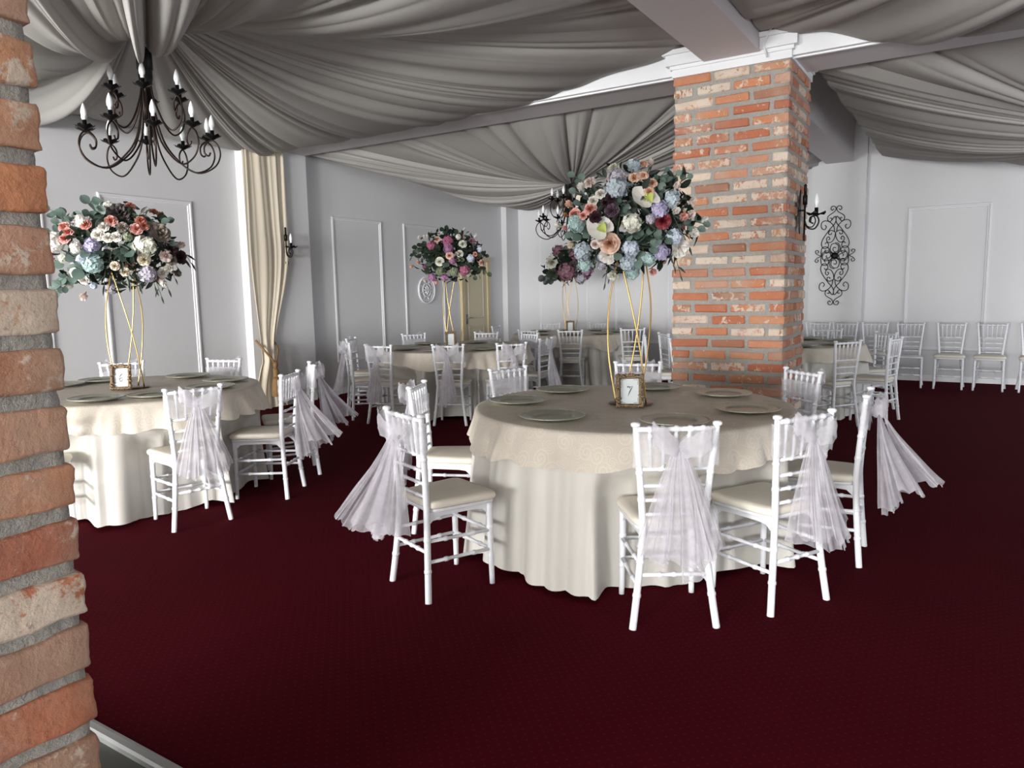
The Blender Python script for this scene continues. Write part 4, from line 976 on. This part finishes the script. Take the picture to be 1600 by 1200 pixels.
arrangement('small dusky mauve bouquet with a white rose, half hidden by the largest bouquet', (-5.6, 10.6, 1.9), (.42, .3, .34), px(FF, 840, 230, 5.333, 895, 415, 11.8), pl(LF, 840, 230, 5.333, 895, 415, 11.6), [], 7, 10)

# ---------------------------------------------------------------- iron work
def spiral(cx, cz, r, a0, turns, n=18, shrink=.18, sgn=1):
    return [(cx+r*(1-(1-shrink)*k/n)*cos(a0+sgn*turns*2*PI*k/n), cz+r*(1-(1-shrink)*k/n)*sin(a0+sgn*turns*2*PI*k/n)) for k in range(n+1)]
def make_chandelier(label, loc, rz):
    t_ = thing('chandelier', label, 'chandelier', loc, rz, 'black iron chandeliers')
    # local z = 0 at the lowest point of the arms
    mb = MB().lathe([(0, .2), (.008, .205), (.01, .4), (.02, .55), (.042, .64), (.05, .69), (.05, .74), (.056, .745), (.056, .87), (.05, .88), (.03, .9), (0, .9)], 16)
    obj('stem', mb, M_iron, t_)
    mb = MB(); z = .9
    k = 0
    while z < 1.06:
        a = k % 2*PI/2; mb.tube([(.011*cos(b)*cos(a), .011*cos(b)*sin(a), z+.016+.018*sin(b)) for b in [2*PI*q/10 for q in range(10)]], .003, 5, closed=True); z += .027; k += 1
    obj('chain', mb, M_iron, t_)
    def arm(R0, zl, zc, az, top):
        # in the (radial, z) plane: from the stem down and out, round and up into a curl that carries the cup
        path = [(.02, top), (.035, top-.1), (R0*.2, zl+.22+.1*(top-.62)), (R0*.42, zl+.075), (R0*.68, zl), (R0*.93, zl+.045), (R0*1.03, zl+.13), (R0*1.0, zl+.21), (R0*.9, zl+.245), (R0*.8, zl+.2), (R0*.8, zl+.145), (R0*.855, zl+.13), (R0*.885, zl+.155)]
        pts = [(p_.x*cos(az), p_.x*sin(az), p_.y) for p_ in smooth_path([(a, b, 0) for a, b in path], 5)]
        obj('arm', MB().tube(pts, .0065, 6), M_iron2, t_)
        cx, cy, cz = R0*.93*cos(az), R0*.93*sin(az), zl+.247
        cup = obj('candle_cup', MB().lathe([(0, 0), (.012, .002), (.03, .014), (.052, .03), (.056, .032), (.03, .022), (.014, .018), (.014, .07), (.0, .07)], 20, mod=None), M_iron, t_, loc=(cx, cy, cz))
        # pull the rim of the drip pan into six leaf points
        for v in cup.data.vertices:
            r = math.hypot(v.co.x, v.co.y)
            if r > .045:
                a = math.atan2(v.co.y, v.co.x); q = 1+.22*abs(cos(3*a)); v.co.x *= q; v.co.y *= q; v.co.z += .008*cos(6*a)
        b = obj('bulb', MB().lathe([(.011, .068), (.013, .09), (.019, .1), (.021, .118), (.0185, .14), (.011, .165), (.004, .182), (0, .186)], 14), M_bulb, cup)
    for k in range(10): arm(.475, .0 if k % 2 else .035, 0, 2*PI*k/10+.13, .62)
    for k in range(6): arm(.27, .3, 0, 2*PI*k/6+.4, .74)
    return t_
c1 = make_chandelier('large black iron candle chandelier hanging at the upper left', (-5.3, 3.35, 2.425), 0)
copy_tree(c1, (-5.15, 9.75, 2.25), .3, 'far black iron chandelier partly behind the largest bouquet')
def make_sconce(label, loc, rz):
    t_ = thing('wall_sconce', label, 'sconce', loc, rz, 'black iron wall sconces')     # local +Y points out of the wall
    mb = MB()                                                # leaf-shaped back plate
    def fn(i, j):
        u = i/12; w_ = .062*sin(PI*u)**.8*(1 if u < .7 else 1); return ((j-2)/2*w_, .012+.008*(1-abs(j-2)/2), -.16+.34*u)
    obj('backplate', mb.grid(13, 5, fn), M_iron, t_)
    mb = MB().lathe([(0, -.17), (.007, -.165), (.007, .06), (.018, .065), (.018, .13), (.011, .14), (.011, .2), (.013, .21), (0, .225)], 12, (0, .05, 0))
    mb.tube([(0, .05+.0, -.19-.022+.022*cos(b)) if False else (.022*sin(b), .05, -.192+.022*cos(b)) for b in [2*PI*q/14 for q in range(14)]], .0035, 5, closed=True)
    mb.tube([(0, 0, .02), (0, .05, .02)], .008, 6)
    obj('rod', mb, M_iron, t_)
    pth = smooth_path([(.05, -.06, 0), (.075, -.115, 0), (.125, -.125, 0), (.155, -.075, 0), (.14, -.03, 0), (.105, -.03, 0), (.095, -.07, 0), (.115, -.085, 0)], 5)
    obj('arm', MB().tube([(0, p_.x, p_.y) for p_ in pth], .0065, 6), M_iron, t_)
    obj('arm', MB().tube([(0, .052+(p_.x-.05)*.75, p_.y*.8-.01) for p_ in pth], .005, 6), M_iron, t_)
    cup = obj('candle_cup', MB().lathe([(0, 0), (.012, .002), (.03, .012), (.058, .022), (.03, .02), (.014, .018), (.014, .065), (0, .065)], 20), M_iron, t_, loc=(0, .135, -.03))
    for v in cup.data.vertices:
        r = math.hypot(v.co.x, v.co.y)
        if r > .045: a = math.atan2(v.co.y, v.co.x); q = 1+.3*abs(cos(2.5*a)); v.co.x *= q; v.co.y *= q; v.co.z += .014*cos(5*a)
    obj('bulb', MB().lathe([(.011, .063), (.012, .085), (.016, .095), (.0175, .113), (.0155, .135), (.009, .16), (0, .178)], 14), M_bulb, cup)
    return t_
sc = make_sconce('black iron candle sconce on the right face of the brick column', (-1.415, 7.1, 2.14), -PI/2); sc.scale = (1.15, 1.15, 1.15)
copy_tree(sc, (-7.96, 6.83, 2.15), -PI/2, 'black iron candle sconce on the grey pilaster beside the curtain')
# wrought-iron wall ornament
orn = thing('wall_ornament', 'black wrought iron scroll ornament on the back wall pilaster', 'wall decor', (-1.965, 12.74, 1.96), 0)
def orn_tube(pts, name='scroll', r=.0058): obj(name, MB().tube([(x, 0, z) for x, z in pts], r, 6), M_iron, orn)
def sm(c_): return [(p_.x, p_.y) for p_ in smooth_path([(a, b, 0) for a, b in c_], 6)]
U = .00435                                                    # metres per unit of the drawing below (180 units tall each half)
for sx in (-1, 1):
    for sz in (-1, 1):
        def T_(l): return [(sx*x*U*.84, sz*z*U) for x, z in l]
        orn_tube(T_(sm([(0, 168), (6, 177), (17, 178), (22, 170), (16, 164), (10, 169)])))                      # top curl
        orn_tube(T_(sm([(0, 168), (8, 158), (22, 150), (32, 143), (34, 132), (26, 124), (18, 128), (18, 136), (25, 136)])))   # upper scroll
        orn_tube(T_(sm([(18, 128), (4, 142), (0, 128), (6, 114), (22, 98), (48, 66), (56, 44), (48, 29), (33, 29), (26, 40), (34, 50), (41, 44)])))   # long heart side
        orn_tube(T_(sm([(4, 88), (8, 106), (24, 122), (44, 128), (58, 120), (58, 104), (46, 96), (38, 105), (44, 112)])))   # outer ear
        orn_tube(T_(sm([(0, 84), (10, 90), (20, 92), (28, 86), (26, 78), (18, 78), (16, 84)])))                 # inner curl
        orn_tube(T_(sm([(0, 84), (4, 64), (16, 50), (30, 50), (36, 62), (28, 70), (22, 62), (28, 58)])))        # lower inner scroll
        orn_tube(T_(sm([(55, 0), (56, 16), (52, 30), (38, 34), (26, 28), (24, 16), (34, 10), (42, 16), (37, 23)])))  # side C
        orn_tube(T_(sm([(54, 0), (66, 4), (76, 10), (80, 18), (72, 22), (66, 16), (71, 12)])))                  # side curl
for k in range(4):
    a = k*PI/2
    def T_(l): return [((x*cos(a)-z*sin(a))*U*.88, (x*sin(a)+z*cos(a))*U*.92) for x, z in l]
    orn_tube(T_(sm([(6, 2), (22, 18), (44, 14), (48, 0), (38, -13), (20, -12), (16, 0), (24, 8), (33, 4), (31, -3)])), 'petal_scroll')
    orn_tube(T_(sm([(8, -6), (26, -20), (46, -14), (52, 0)])), 'petal_scroll', .005)
obj('boss', MB().lathe([(0, -.03), (.03, -.027), (.052, -.01), (.055, 0), (.05, .006), (0, .008)], 20), M_iron, orn, rot=(PI/2, 0, 0)) if False else obj('boss', (lambda mb: (setattr(mb, 'v', [(x, -z, y) for x, y, z in mb.v]), mb)[1])(MB().lathe([(0, 0), (.05, 0), (.055, .008), (.045, .02), (.025, .028), (0, .03)], 20)), M_iron, orn)
# plaster medallion on the left wall
med = thing('wall_medallion', 'white oval plaster medallion with rosette on the left wall', 'wall decor', (XL, 10.02, 1.545), 0)
def onm(mb, sy=1): mb.v = [(z, x*sy, y) for x, y, z in mb.v]; return mb
def oval(r, tube_r, h): return onm(MB().tube([(.215*r*cos(a), .225*r*sin(a), h) for a in [2*PI*k/48 for k in range(48)]], tube_r, 8, closed=True))
obj('outer_ring', oval(1, .018, .014), M_white, med); obj('middle_ring', oval(.82, .010, .01), M_white, med); obj('inner_ring', oval(.5, .014, .012), M_white, med)
for k in range(8):
    a = 2*PI*k/8; obj('petal', onm(MB().tube([(.02*cos(a), .02*sin(a), .012), (.05*cos(a), .052*sin(a), .024), (.085*cos(a), .088*sin(a), .01)], [.012, .018, .006], 6)), M_white, med)
    a += .2; obj('leaf_ornament', onm(MB().tube([(.12*cos(a), .125*sin(a), .008), (.145*cos(a+.1), .15*sin(a+.1), .016), (.165*cos(a+.05), .172*sin(a+.05), .008)], [.006, .012, .006], 6)), M_white, med)
obj('rosette_centre', onm(MB().lathe([(.024, 0), (.024, .02), (.014, .032), (0, .034)], 14)), M_white, med)

# ---------------------------------------------------------------- curtain on the left pilaster
def curtain_mesh():
    mb = MB(); n, m = 120, 60
    def fn(i, j):
        u = i/n; z = 3.36*(1-j/m)+.01*(j/m)
        if z > .62: q = min(1, (z-.62)/1.7); s_ = q*q*(3-2*q); lo = 6.31+(6.2-6.31)*s_; hi_ = 6.50+(6.86-6.50)*s_; bul = .04*sin(PI*q)
        else: q = (.62-z)/.6; lo = 6.31-.17*q**.7; hi_ = 6.50+.2*q**.7; bul = 0
        wdt = hi_-lo; dense = .022+.02*math.exp(-((z-.62)/.35)**2)
        ph = u*6*PI+1.2*sin(u*6+.5)+.6*sin(z*1.3+u*5)
        y = lo+(hi_+bul-lo)*u+.006*sin(ph*1.9); x = -7.9+.5*dense*sin(ph)+.004*sin(ph*2.7+1)+(.05*math.exp(-((z-.62)/.2)**2))*sin(PI*u)
        return (x, y, z)
    return mb.grid(n+1, m+1, fn)
tag(obj('curtain', curtain_mesh(), M_curt), 'cream curtain gathered with a tieback on the left wall pilaster', 'curtain')
tb = thing('tassel_tieback', 'gold cord tieback with a tassel around the cream curtain', 'tieback', (-7.83, 6.43, .62), 0)
obj('cord', MB().tube(smooth_path([(-.1, -.17, .3), (-.0, -.12, .17), (.05, -.04, .04), (.055, .0, -.02), (.05, .03, .05), (.0, .1, .17), (-.1, .14, .25)], 6), .014, 8), M_rope, tb)
obj('knot', MB().lathe([(0, -.05), (.022, -.04), (.034, -.01), (.032, .02), (.018, .05), (0, .055)], 14, (.055, 0, -.03)), M_rope, tb)
obj('tassel_head', MB().lathe([(0, .0), (.02, -.005), (.038, -.03), (.042, -.06), (.03, -.085), (.036, -.095), (.036, -.115), (.028, -.125)], 16, (.055, 0, -.07)), M_rope, tb)
obj('tassel_skirt', MB().lathe([(.028, -.12), (.05, -.15), (.064, -.25), (.07, -.37), (.066, -.375), (.0, -.37)], 40, (.055, 0, -.07), lambda a: 1+.05*sin(20*a)), M_rope, tb)
